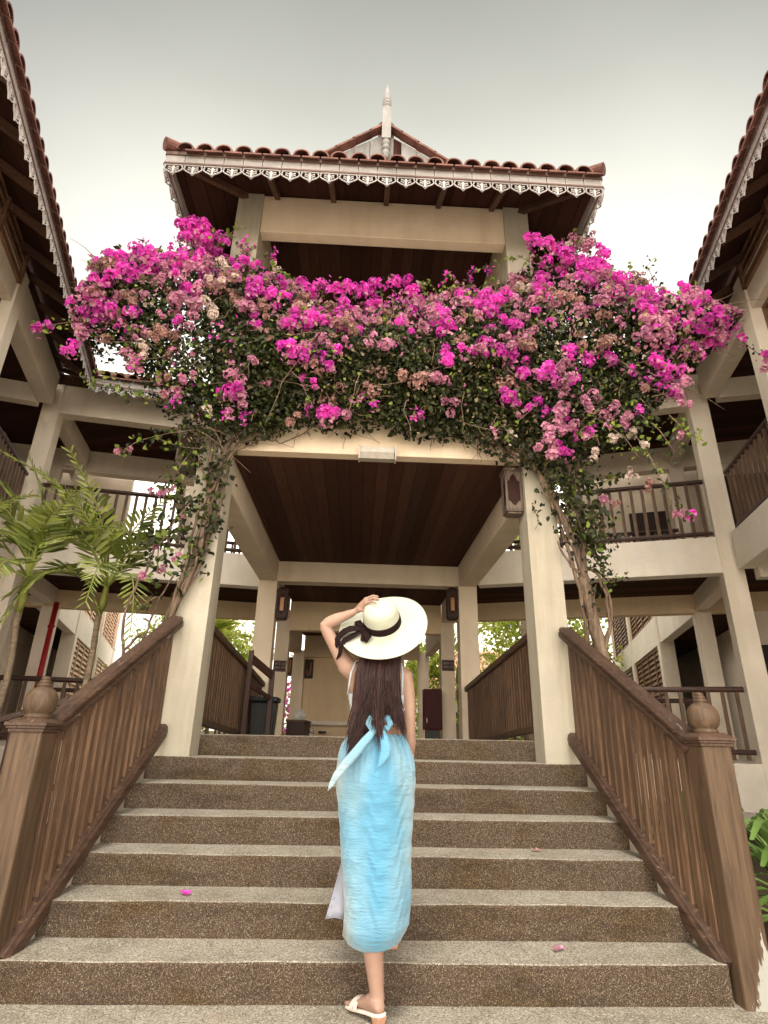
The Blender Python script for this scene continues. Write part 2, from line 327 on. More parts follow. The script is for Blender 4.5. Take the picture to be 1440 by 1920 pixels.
M['sole'] = m_plain('tan sandal sole', (.48, .26, .17), .6, .3, .1)
M['bag'] = m_plain('white plastic bag', (.72, .70, .68), .4, .5, .25, 8)

m, t, b = mat('newel timber with peeling paint', .6, .35); v = coords(t)
g1 = noise(t, coords(t, (11, 11, .9)), 3, 7, .62, .6); c = ramp(t, g1, [(.32, (.052, .030, .017)), (.66, (.118, .073, .043))])
c = mix(t, c, (.34, .27, .20), ramp(t, noise(t, coords(t, (4, 4, .8)), 4.5, 8, .75, 1), [(.66, (0, 0, 0)), (.74, (.7, .7, .7))]))
g = nd(t, 'ShaderNodeNewGeometry'); sx = nd(t, 'ShaderNodeSeparateXYZ'); t.links.new(g.outputs['Position'], sx.inputs[0])
z1 = nd(t, 'ShaderNodeMapRange'); z1.inputs[1].default_value = .02; z1.inputs[2].default_value = .46; z1.inputs[3].default_value = .60; z1.inputs[4].default_value = 0; t.links.new(sx.outputs[2], z1.inputs[0])
x1 = nd(t, 'ShaderNodeMapRange'); x1.inputs[1].default_value = 1.84; x1.inputs[2].default_value = 2.0; x1.inputs[3].default_value = -.35; x1.inputs[4].default_value = .12; t.links.new(sx.outputs[0], x1.inputs[0])
a1 = nd(t, 'ShaderNodeMath', operation='ADD'); t.links.new(z1.outputs[0], a1.inputs[0]); t.links.new(x1.outputs[0], a1.inputs[1])
a2 = nd(t, 'ShaderNodeMath', operation='ADD'); t.links.new(a1.outputs[0], a2.inputs[0]); t.links.new(noise(t, coords(t, (9, 9, 2.2)), 2.6, 6, .7, .6), a2.inputs[1])
c = mix(t, c, (.34, .34, .31), ramp(t, a2.outputs[0], [(.84, (0, 0, 0)), (.87, (1, 1, 1))])); t.links.new(c, b.inputs['Base Color']); bump(t, b, a2.outputs[0], .3, .004); M['newelpeel'] = m

M['finial'] = m_wood('grey weathered finial timber', (.20, .19, .182), (.30, .288, .28), (.22, .12, .09), 2, .7, .70)
M['lanternwood'] = m_wood('grey brown lantern wood', (.09, .06, .045), (.20, .15, .12), None, 2)
M['plaster_beam'] = m_plaster('tan beam plaster', (.80, .66, .51), .88)
M['bounce_sheet'] = m_plain('pale bounce surface', (.66, .60, .50), .9, .1, .12, 3)
M['plaster_mid'] = m_plaster('passage plaster', (.70, .59, .46), .88)
M['fascia'] = m_wood('grey pink fascia paint', (.30, .27, .262), (.44, .41, .40), (.20, .15, .14), 0, .7, .70)

# ------------------------------------------------------------------ ground
D0, T0, RS, W0 = 3.405, .33, .17, 1.745
mb = MB(); mb.add([(-400, -200, -.02), (400, -200, -.02), (400, 900, -.02), (-400, 900, -.02)], [(0, 1, 2, 3)])
tag(mb.build('ground', M['soil'], recalc=False), kind='structure')
mb = MB(); mb.box(-3.4, 3.4, 2.4, D0+.3, -.3, 0)
tag(mb.build('pavement', M['tread']), kind='structure')
mb = MB(); mb.box(-14, 14, -34, 2.396, -.3, -.002)  # unseen pale sheet behind the camera, added to bounce light upward
tag(mb.build('bounce_sheet', M['bounce_sheet']), kind='structure')

# ------------------------------------------------------------------ staircase
st = empty('staircase', (0, D0, 0), 'wide flight of pebble wash steps with pale cement treads leading up to the pavilion', 'stairs')
for k in range(1, 8):
    y0 = D0+(k-1)*T0; z1 = k*RS; hw = 1.80 if k < 7 else 1.472; yb = y0+T0+.03 if k < 7 else 5.62
    if k == 6: yb = 5.6
    r_ = .016; mb = MB()
    prof = [(y0+.004, z1-RS-.002)] + [(y0+r_-r_*math.cos(a), z1-r_+r_*math.sin(a)) for a in [R(x) for x in (0, 25, 50, 75, 90)]] + [(yb, z1), (yb, z1-RS-.002)]
    n = len(prof)
    seg = 40; xs = [-hw+2*hw*i/seg for i in range(seg+1)]
    vv = []
    for x in xs:
        w1 = .0035*math.sin(x*3.1+k*2.3)+.002*math.sin(x*11+k)
        vv += [(x, p[0]+(w1 if j < 6 else 0), p[1]+(w1*.5 if 2 <= j <= 5 else 0)) for j, p in enumerate(prof)]
    ff = []; mm = []
    for i in range(seg):
        for j in range(n):
            j2 = (j+1) % n; ff.append((i*n+j, i*n+j2, (i+1)*n+j2, (i+1)*n+j)); mm.append(0 if j < 3 else 1)
    ff += [tuple(range(n)), tuple(seg*n+j for j in range(n-1, -1, -1))]; mm += [0, 0]
    mb.add(vv, ff); mb.m = mm
    mb.build('step', [M['riser'], M['tread']], st)
for s in (-1, 1):
    mb = MB(); mb.prism([(D0+.02, -.02), (5.45, -.02), (5.45, .98), (5.05, .98)], 'x', s*1.80, s*1.97); mb.build('side_wall', M['plaster'], st)

# ------------------------------------------------------------------ stair railings
def lerp(a, b, t_): return tuple(a[i]+(b[i]-a[i])*t_ for i in range(len(a)))
def newel(s, parent, x0, x1, y0, y1):
    cx, cy = s*(x0+x1)/2, (y0+y1)/2; h = (x1-x0)/2
    mb = MB(); mb.box(cx-h, cx+h, y0, y1, -.02, 1.20)
    o = mb.build('newel_post', M['newelwood' if s < 0 else 'newelpeel'], parent, bevel=.014)
    if s > 0: o['label'] = 'newel post with white paint peeling from its foot'
    mb = MB()
    for hh, z0, z1 in ((h+.008, 1.195, 1.212), (h+.018, 1.212, 1.226), (h+.026, 1.226, 1.243)): mb.box(cx-hh, cx+hh, cy-hh, cy+hh, z0, z1)
    mb.hexa([(cx-h-.026, cy-h-.026, 1.243), (cx+h+.026, cy-h-.026, 1.243), (cx+h+.026, cy+h+.026, 1.243), (cx-h-.026, cy+h+.026, 1.243),
             (cx-h+.02, cy-h+.02, 1.268), (cx+h-.02, cy-h+.02, 1.268), (cx+h-.02, cy+h-.02, 1.268), (cx-h+.02, cy+h-.02, 1.268)])
    mb.build('cap', M['handrail'], o, bevel=.003)
    prof = [(0, 1.262), (.074, 1.264), (.080, 1.272), (.080, 1.282), (.070, 1.288), (.078, 1.295), (.091, 1.312), (.0985, 1.338), (.0985, 1.362), (.092, 1.387), (.078, 1.408), (.058, 1.424), (.040, 1.432),
            (.038, 1.435), (.043, 1.439), (.044, 1.446), (.040, 1.451), (.031, 1.453), (.035, 1.457), (.036, 1.464), (.032, 1.469), (.024, 1.471), (.028, 1.475), (.028, 1.482), (.022, 1.488), (.010, 1.492), (0, 1.493)]
    prof = [(r_*.88, z_) for r_, z_ in prof]; mb = MB(); mb.lathe((cx, cy, 0), prof, 40); mb.build('finial', M['newelwood'], o, smooth=True)
    return o
for s in (-1, 1):
    lab = 'weathered brown timber stair railing on the left with ball finial post' if s < 0 else 'weathered brown timber stair railing on the right with peeling white paint on its post'
    rr = empty('stair_railing', (s*1.85, 4.2, .4), lab, 'railing', 'timber railings beside the steps')
    newel(s, rr, 1.832 if s > 0 else 1.816, 2.004 if s > 0 else 1.988, 3.365, 3.537)
    # handrail: moulded profile swept from column to newel
    A = Vector((s*1.712, 4.99, 2.085)); B = Vector((s*1.875, 3.50, 1.185)); d = (B-A).normalized(); X = Vector((1, 0, 0)); Y = d.cross(X).normalized()
    if Y.z < 0: Y = -Y
    prof = [(-.058, -.032), (.058, -.032), (.058, -.008), (.046, -.002), (.046, .012), (.056, .018), (.056, .034), (.034, .052), (-.034, .052), (-.056, .034), (-.056, .018), (-.046, .012), (-.046, -.002), (-.058, -.008)]
    rg = []
    for i in range(13):
        p = A.lerp(B, i/12); rg.append([tuple(p+X*a*1.08*(1+.02*math.sin(i*1.7))+Y*b*1.1) for a, b in prof])
    e = A-d*.05; rg.insert(0, [tuple(e+X*a*.8+Y*(b*.75+.0)) for a, b in prof])
    mb = MB(); mb.rings(rg); mb.build('handrail', M['handrail'], rr, bevel=.003)
    A2 = Vector((s*1.705, 4.99, 1.205)); B2 = Vector((s*1.82, 3.44, .145)); d2 = (B2-A2).normalized(); Y2 = d2.cross(X).normalized()
    if Y2.z < 0: Y2 = -Y2
    prof2 = [(-.05, -.05), (.05, -.05), (.05, .018), (.038, .030), (.03, .045), (-.03, .045), (-.038, .030), (-.05, .018)]
    rg = [[tuple(A2.lerp(B2, i/10)+X*a+Y2*b) for a, b in prof2] for i in range(11)]
    e = A2-d2*.06; rg.insert(0, [tuple(e+X*a*.8+Y2*b*.7) for a, b in prof2])
    mb = MB(); mb.rings(rg); mb.build('bottom_rail', M['handrail'], rr, bevel=.004)
    N = 17
    for i in range(N):
        f = (i+.6)/N; p = A.lerp(B, f); y = p.y; q = A2+(B2-A2)*((y-A2.y)/(B2.y-A2.y)); x = p.x*.35+q.x*.65
        wd = random.uniform(.026, .031); th = .013; dz = d.z/d.y; dz2 = d2.z/d2.y; lean = random.uniform(-.006, .006)
        zt = p.z-.03; zb = q.z+.035; xt = p.x*.8+q.x*.2
        mb = MB(); mb.hexa([(x-th, y-wd, zb-wd*dz2+.01), (x+th, y-wd, zb-wd*dz2+.01), (x+th, y+wd, zb+wd*dz2+.01), (x-th, y+wd, zb+wd*dz2+.01),
                            (xt-th, y-wd+lean, zt-wd*dz), (xt+th, y-wd+lean, zt-wd*dz), (xt+th, y+wd+lean, zt+wd*dz), (xt-th, y+wd+lean, zt+wd*dz)])
        mb.build('baluster', M['railwood'], rr, bevel=.004)
        if i < N-1:
            # filler block between balusters on the bottom rail
            y2_ = y-.045; q2 = A2+(B2-A2)*((y2_-A2.y)/(B2.y-A2.y))
            mb = MB(); mb.bar((q2.x, y2_+.02, q2.z+.05-.02*-dz2*-1), (q2.x, y2_-.02, q2.z+.05-.02*dz2), .03, .03); mb.build('spacer_block', M['railwood'], rr, bevel=.003)

# ------------------------------------------------------------------ eave with tiles, boards and carved lace
def lace_piece(mb, a, z, w_=.2, b0=-.005, b1=.005):
    """one fretwork piece hanging below z, centred at a, outward face b1"""
    def strip(pts, wd):
        for (p, q), w2 in zip(zip(pts[:-1], pts[1:]), [wd]*(len(pts)-1)):
            dx, dz = q[0]-p[0], q[1]-p[1]; L = math.hypot(dx, dz); nx, nz = -dz/L*w2/2, dx/L*w2/2
            ex, ez = dx/L*w2*.3, dz/L*w2*.3
            c4 = [(p[0]-ex+nx, p[1]-ez+nz), (q[0]+ex+nx, q[1]+ez+nz), (q[0]+ex-nx, q[1]+ez-nz), (p[0]-ex-nx, p[1]-ez-nz)]
            mb.hexa([(a+c[0], b0, z+c[1]) for c in c4]+[(a+c[0], b1, z+c[1]) for c in c4])
    h = w_/2-.003
    mb.box(a-h, a+h, b0, b1, z-.014, z)
    for s in (-1, 1):
        strip([(s*(h-.008), -.012), (s*(h-.014), -.032), (s*(h-.006), -.048), (s*(h-.004), -.066), (s*(h-.022), -.086), (s*.050, -.104), (s*.022, -.118), (0, -.150)], .011)
        strip([(s*.012, -.112), (s*.020, -.088), (s*.034, -.072), (s*.052, -.068)], .010)
        strip([(s*.010, -.062), (s*.026, -.046), (s*.050, -.040)], .010)
    mb.hexa([(a-.010, b0, z-.146), (a+.010, b0, z-.146), (a+.022, b0, z-.092), (a-.022, b0, z-.092), (a-.010, b1, z-.146), (a+.010, b1, z-.146), (a+.022, b1, z-.092), (a-.022, b1, z-.092)])
    mb.hexa([(a-.012, b0, z-.094), (a+.012, b0, z-.094), (a+.012, b0, z-.030), (a-.012, b0, z-.030), (a-.012, b1, z-.094), (a+.012, b1, z-.094), (a+.012, b1, z-.030), (a-.012, b1, z-.030)])
def eave_trim(P, u, n, a0, a1, zt, roof, sp=.2, endtrim=0):
    """n points outward; zt underside of tiles at the eave edge"""
    mb = MB(P, u, n); mb.box(a0, a1, -.03, .012, zt-.035, zt+.01); mb.box(a0, a1, -.004, .016, zt-.172, zt-.150); mb.box(a0, a1, -.008, .010, zt-.150, zt-.143)
    mb.build('moulding', M['moulding'], roof, bevel=.003)
    N = max(1, round((a1-a0)/sp)); w_ = (a1-a0)/N
    mb = MB(P, u, n)
    for i in range(N):
        j = random.uniform(-.0015, .0015); mb.box(a0+i*w_+.004, a0+(i+1)*w_-.004, -.022, -.002+j, zt-.145, zt-.036)
    mb.box(a0, a1, -.034, -.024, zt-.14, zt-.04); mb.build('fascia_board', M['fascia'], roof)
    mb = MB(P, u, n)
    for i in range(N): lace_piece(mb, a0+(i+.5)*w_, zt-.168, w_)
    mb.build('lace_trim', M['lace'], roof)
def tiles(P, u, n, a0, a1, zt, tan, Lf, roof, sp=.205, name='tile_roof', material='terra', base=True, over=.06):
    """n outward; tiles climb inward. Lf(a) = horizontal run of the roof at a"""
    mb = MB(P, u, n); N = max(1, round((a1-a0)/sp)); w_ = (a1-a0)/N; rr_ = w_*.43; k = 10; cs = 1/math.sqrt(1+tan*tan)
    for i in range(N+1):
        a = a0+i*w_; L = Lf(a)
        if L < .15: continue
        ns = max(1, int(L/.42)); st_ = (L+over)/ns
        for j in range(ns):
            b0 = over-j*st_; b1 = b0-st_-.04; wob = random.uniform(-.006, .006)
            for (ra, rb, lo) in ((rr_*1.06, rr_*.9, .012),):
                vv = []
                for b_, q, l in ((b0, ra, lo), (b1, rb, 0)):
                    zc = zt+.022+(-b_)*tan+l
                    for m_ in range(k+1):
                        th = math.pi*m_/k; vv.append((a+wob+q*math.cos(th), b_, zc+q*math.sin(th)*1.05))
                    for m_ in range(k, -1, -1):
                        th = math.pi*m_/k; vv.append((a+wob+(q-.016)*math.cos(th), b_, zc+(q-.016)*math.sin(th)*1.05))
                n2 = 2*(k+1); mb.add(vv, [(x, (x+1) % n2, (x+1) % n2+n2, x+n2) for x in range(n2)])
                if j == 0:
                    # end faces of the first tile
                    mb.add(vv[:n2], [(x, x+1, n2-2-x, n2-1-x) for x in range(k)])
        if i < N:
            L2 = min(L, Lf(a+w_)) if base else L
            for j in range(ns):
                b0 = over+.012-j*st_; b1 = b0-st_-.03; z0 = zt+(-b0)*tan; z1 = zt+(-b1)*tan
                mb.hexa([(a+.01, b0, z0+.004), (a+w_-.01, b0, z0+.004), (a+w_-.01, b1, z1-.008), (a+.01, b1, z1-.008), (a+.01, b0, z0+.024), (a+w_-.01, b0, z0+.024), (a+w_-.01, b1, z1+.010), (a+.01, b1, z1+.010)])
    return mb.build(name, M[material], roof, smooth=False)

# ------------------------------------------------------------------ gate pavilion
GX0, GX1, GY0, GY1 = 1.47, 1.77, 5.075, 5.365
BY0, BY1 = 8.98, 9.26
pv = empty('gate_pavilion', (0, 7, 1.19), 'cream two storey gate pavilion above the steps with red tiled roof and white spire', 'pavilion')
def box_part(name, b, mt, parent, label=None, bevel=.008):
    mb = MB(); mb.box(*b); return mb.build(name, mt, parent, label, bevel=bevel)
for s in (-1, 1):
    xs = sorted((s*GX0, s*GX1))
    box_part('column', (xs[0], xs[1], GY0, GY1, .98, 7.36), M['plaster'], pv)
    box_part('column', (xs[0], xs[1], BY0, BY1, .6, 7.36), M['plaster_mid'], pv)
    xs3 = sorted((s*1.47, s*1.73))
    box_part('column', (xs3[0], xs3[1], 11.1, 11.36, .6, 3.30), M['plaster_mid'], pv)
    xs4 = sorted((s*(1.41 if s < 0 else 1.32), s*(1.68 if s < 0 else 1.57)))
    box_part('column', (xs4[0], xs4[1], 13.9, 14.16, .6, 3.05), M['plaster_mid'], pv)
    xb = sorted((s*1.478, s*1.762))
    box_part('beam', (xb[0], xb[1], GY1-.005, BY0+.004, 3.49, 3.97), M['plaster_mid'], pv)
    box_part('beam', (xb[0], xb[1], GY1-.005, BY0+.004, 6.62, 7.33), M['plaster_mid'], pv)
    box_part('beam', (xb[0]+.01, xb[1]-.02, 9.255, 11.104, 3.28, 3.74), M['plaster_mid'], pv)
    box_part('beam', (xb[0]+.01, xb[1]-.1 if s > 0 else xb[1]-.01, 11.355, 13.905, 2.98, 3.5), M['plaster_mid'], pv)
    for yy in (GY0,):
        mb = MB(); mb.box(s*1.62-.075, s*1.62+.075, 0, .01, 0, .01)
box_part('beam', (-1.475, 1.475, GY0+.012, 5.215, 3.83, 4.42), M['plaster_beam'], pv)
box_part('beam', (-1.475, 1.475, GY0+.03, 5.25, 6.755, 7.33), M['plaster_beam'], pv)
box_part('beam', (-1.475, 1.475, BY0+.01, BY1-.02, 3.49, 3.98), M['plaster_mid'], pv)
box_part('beam', (-1.475, 1.475, BY0+.01, BY1-.02, 6.62, 7.33), M['plaster_mid'], pv)
box_part('beam', (-1.49, 1.49, 11.11, 11.33, 3.06, 3.73), M['plaster_shade'], pv)
box_part('beam', (-1.43, 1.35, 13.91, 14.13, 2.90, 3.5), M['plaster_shade'], pv)
box_part('ceiling', (-1.465, 1.465, 5.21, BY0+.012, 3.82, 3.94), M['ceil'], pv, 'dark plank ceiling over the entrance passage', 0)
box_part('ceiling', (-1.47, 1.47, BY1-.02, 11.115, 3.62, 3.74), M['ceil'], pv, None, 0)
box_part('ceiling', (-1.47, 1.39, 11.33, 13.915, 3.40, 3.52), M['ceil'], pv, None, 0)
box_part('ceiling', (-1.465, 1.465, 5.24, BY0+.012, 7.22, 7.30), M['ceil'], pv, 'dark plank ceiling of the upper storey', 0)
box_part('floor_slab', (-1.465, 1.465, 5.22, BY1-.03, 3.95, 4.08), M['plaster'], pv, None, 0)
# landing and ramp floor
mb = MB(); mb.prism([(5.60, .5), (5.60, 1.185), (9.2, .96), (16, .96), (16, .5)], 'x', -1.9, 1.9); mb.build('landing_floor', M['floor'], pv)
# end wall with ledge
box_part('end_wall', (-1.42, 1.0, 14.17, 14.37, .9, 3.0), M['plaster_shade'], pv)
box_part('wall_ledge', (-1.40, .98, 13.96, 14.17, 1.38, 1.47), M['plaster_white'], pv)
# roof
rf = MB(); TAN = .755; EX, EY0, EY1, EZ = 2.34, 4.30, 10.0, 6.925
def rz(d): return EZ-.03+d*TAN
rf.add([(-EX+.02, EY0+.02, EZ), (EX-.02, EY0+.02, EZ), (EX-.02, EY1-.02, EZ), (-EX+.02, EY1-.02, EZ), (-1.44, 5.2, EZ+.9*TAN), (1.44, 5.2, EZ+.9*TAN), (1.44, 9.1, EZ+.9*TAN), (-1.44, 9.1, EZ+.9*TAN), (0, 5.2, EZ+2.34*TAN), (0, 9.1, EZ+2.34*TAN)],
       [(0, 1, 5, 4), (1, 2, 6, 5), (2, 3, 7, 6), (3, 0, 4, 7), (4, 5, 8), (6, 7, 9), (5, 6, 9, 8), (7, 4, 8, 9)])
rf.add([(-EX+.02, EY0+.02, EZ-.03), (EX-.02, EY0+.02, EZ-.03), (EX-.02, EY1-.02, EZ-.03), (-EX+.02, EY1-.02, EZ-.03), (-1.7, GY0-.06+.1, EZ+.42), (1.7, GY0+.04, EZ+.42), (1.7, 9.3, EZ+.42), (-1.7, 9.3, EZ+.42)],
       [(1, 0, 4, 5), (2, 1, 5, 6), (3, 2, 6, 7), (0, 3, 7, 4)])
roof = rf.build('roof', M['soffit'], pv, 'hip roof with boarded soffit', recalc=False)
tiles((0, EY0), (1, 0), (0, -1), -EX, EX, EZ, TAN, lambda a: min(.92, EX-abs(a)+.05), roof)
tiles((EX, 0), (0, 1), (1, 0), EY0, EY1, EZ, TAN, lambda a: (min(a-EY0, EY1-a)+.05) if (a < 5.2 or a > 9.1) else 2.36, roof)
tiles((-EX, 0), (0, 1), (-1, 0), EY0, EY1, EZ, TAN, lambda a: (min(a-EY0, EY1-a)+.05) if (a < 5.2 or a > 9.1) else 2.36, roof)
tiles((0, EY1), (1, 0), (0, 1), -EX, EX, EZ, TAN, lambda a: min(.92, EX-abs(a)+.05), roof)
eave_trim((0, EY0), (1, 0), (0, -1), -EX, EX, EZ-.005, roof)
eave_trim((EX, 0), (0, 1), (1, 0), EY0, EY1, EZ-.005, roof)
eave_trim((-EX, 0), (0, 1), (-1, 0), EY0, EY1, EZ-.005, roof)
mb = MB()
for s in (-1, 1):
    mb.tube([(s*EX+s*.02, EY0-.04, EZ+.075), (s*2.2, EY0+.09, EZ+.13), (s*1.40, 5.22, EZ+.95*TAN+.04)], [.068, .072, .07], 14)
    mb.tube([(s*EX+s*.06, EY1+.06, EZ+.09), (s*1.40, 9.1, EZ+.95*TAN+.10)], .085, 10)
    for j in range(7):
        p = Vector((s*1.52, 5.13, EZ+.80*TAN)).lerp(Vector((0, 5.13, EZ+2.34*TAN+.05)), j/7); q = Vector((s*1.52, 5.13, EZ+.80*TAN)).lerp(Vector((0, 5.13, EZ+2.34*TAN+.05)), (j+1.12)/7)
        mb.bar(p+Vector((0, 0, .012)), q, .11, .03)
mb.tube([(0, 5.14, EZ+2.34*TAN+.07), (0, 9.2, EZ+2.34*TAN+.07)], .11, 14)
mb.build('ridge_tile', M['terra'], roof)
mb = MB()
for j in range(14):
    x0, x1 = -1.44+j*.2057, -1.44+(j+1)*.2057-.006
    def hz(x): return EZ+2.34*TAN-abs(x)*TAN-.03
    if x0 < 0 < x1: continue
    mb.hexa([(x0, 5.165, EZ+.7*TAN), (x1, 5.165, EZ+.7*TAN), (x1, 5.195, EZ+.7*TAN), (x0, 5.195, EZ+.7*TAN), (x0, 5.165, hz(x0)), (x1, 5.165, hz(x1)), (x1, 5.195, hz(x1)), (x0, 5.195, hz(x0))])
mb.box(-.1, .1, 5.175, 5.195, EZ+.7*TAN, EZ+2.2*TAN); mb.build('gable_board', M['finial'], roof)
mb = MB(); mb.box(-.058, .058, 5.05, 5.165, 8.42, 9.02)
mb.lathe((0, 5.11, 0), [(0, 9.0), (.058, 9.02), (.058, 9.05), (.046, 9.06), (.062, 9.085), (.062, 9.105), (.046, 9.12), (.060, 9.14), (.060, 9.165), (.050, 9.18), (.058, 9.205), (.050, 9.30), (.030, 9.42), (.010, 9.54), (0, 9.56)], 24)
mb.lathe((0, 5.11, 0), [(0, 8.10), (.03, 8.12), (.05, 8.18), (.05, 8.22), (.03, 8.24), (.055, 8.27), (.055, 8.31), (.035, 8.33), (.05, 8.36), (.05, 8.40), (.058, 8.43)], 20)
mb.build('finial', M['finial'], roof)
for x in (-1.95, -1.3, -.62, .02, .66, 1.32, 1.95):
    mb = MB()
    if abs(x) < 1.5: mb.bar((x, 4.34, EZ-.06), (x, 5.06, EZ+.36), .06, .09)
    else: mb.bar((math.copysign(2.3, x), 4.34, EZ-.055), (math.copysign(1.68, x), 5.08, EZ+.36), .06, .09)
    mb.build('rafter', M['rafter'], roof)
for s in (-1, 1):
    for yy in (5.6, 6.3, 7.0, 7.7, 8.4, 9.1):
        mb = MB(); mb.bar((s*2.30, yy, EZ-.06), (s*1.76, yy, EZ+.30), .06, .09); mb.build('rafter', M['rafter'], roof)

# passage railings (close-set slats, following the ramp)
for s in (-1, 1):
    lab = 'dark slatted railing along the %s side of the entrance passage' % ('left' if s < 0 else 'right')
    rr = empty('passage_railing', (s*1.56, 7.2, 1.1), lab, 'railing', 'slatted railings inside the entrance passage')
    x = s*1.56; za = lambda y: 2.165-(y-5.4)*.075
    mb = MB(); mb.bar((x, 5.37, za(5.37)-.02), (x, 8.975, za(8.975)-.02), .10, .07); mb.build('handrail', M['handrail'], rr, bevel=.012)
    mb = MB(); mb.bar((x, 5.37, za(5.37)-.86), (x, 8.975, za(8.975)-.78), .07, .06); mb.build('bottom_rail', M['handrail'], rr, bevel=.008)
    for i in range(34):
        y = 5.44+i*.1045; mb = MB(); mb.box(x-.012, x+.012, y-.033, y+.033, za(y)-.84, za(y)-.05); mb.build('baluster', M['railwood'], rr)

# ------------------------------------------------------------------ corridor buildings
ZC1, ZS0, ZS1, ZB0, ZB1, ZG = 3.66, 3.49, 4.04, 6.30, 6.86, .96
def rail(bld, P, u, n, a0, a1, b, z0, z1, sp, wood='darkrail', r_=.038, under=True, name='railing', sq=.022):
    mb = MB(P, u, n); mb.tube([(a0, b, z1-.03), (a1, b, z1-.03)], r_, 10); rl = mb.build(name, M[wood], bld)
    mb = MB(P, u, n); mb.tube([(a0, b, z0+.05), (a1, b, z0+.05)], r_*.9, 10); mb.build('bottom_rail', M[wood], rl)
    N = int((a1-a0)/sp); base = None
    for i in range(N):
        a = a0+(i+.5)*(a1-a0)/N
        mb = MB(P, u, n); mb.box(a-sq, a+sq, b-sq*.8, b+sq*.8, z0+(-.05 if under else .05), z1-.05); mb.build('baluster', M['railwood' if wood == 'darkrail' else wood], rl)
    return rl
def louvre_panel(bld, P, u, n, a0, a1, b, z0, z1, wood='louvre', nm='louvre_panel', div=.75):
    mb = MB(P, u, n); N = max(1, round((a1-a0)/div)); w_ = (a1-a0)/N
    for i in range(N+1):
        a = a0+i*w_; mb.box(a-.03, a+.03, b-.04, b+.012, z0, z1)
    mb.box(a0, a1, b-.035, b+.008, z1-.06, z1); mb.box(a0, a1, b-.035, b+.008, z0, z0+.06)
    k = int((z1-z0)/.135)
    for j in range(k):
        z = z0+.06+j*(z1-z0-.12)/k
        mb.hexa([(a0, b-.05, z+.02), (a1, b-.05, z+.02), (a1, b-.035, z+.02), (a0, b-.035, z+.02), (a0, b-.01, z-.0), (a1, b-.01, z-.0), (a1, b+.005, z-.0), (a0, b+.005, z-.0)])
        mb.hexa([(a0, b-.055, z+.10), (a1, b-.055, z+.10), (a1, b-.012, z+.012), (a0, b-.012, z+.012), (a0, b-.045, z+.132), (a1, b-.045, z+.132), (a1, b+.0, z+.02), (a0, b+.0, z+.02)])
    mb.box(a0, a1, b-.08, b-.065, z0, z1)
    return mb.build(nm, M[wood], bld)
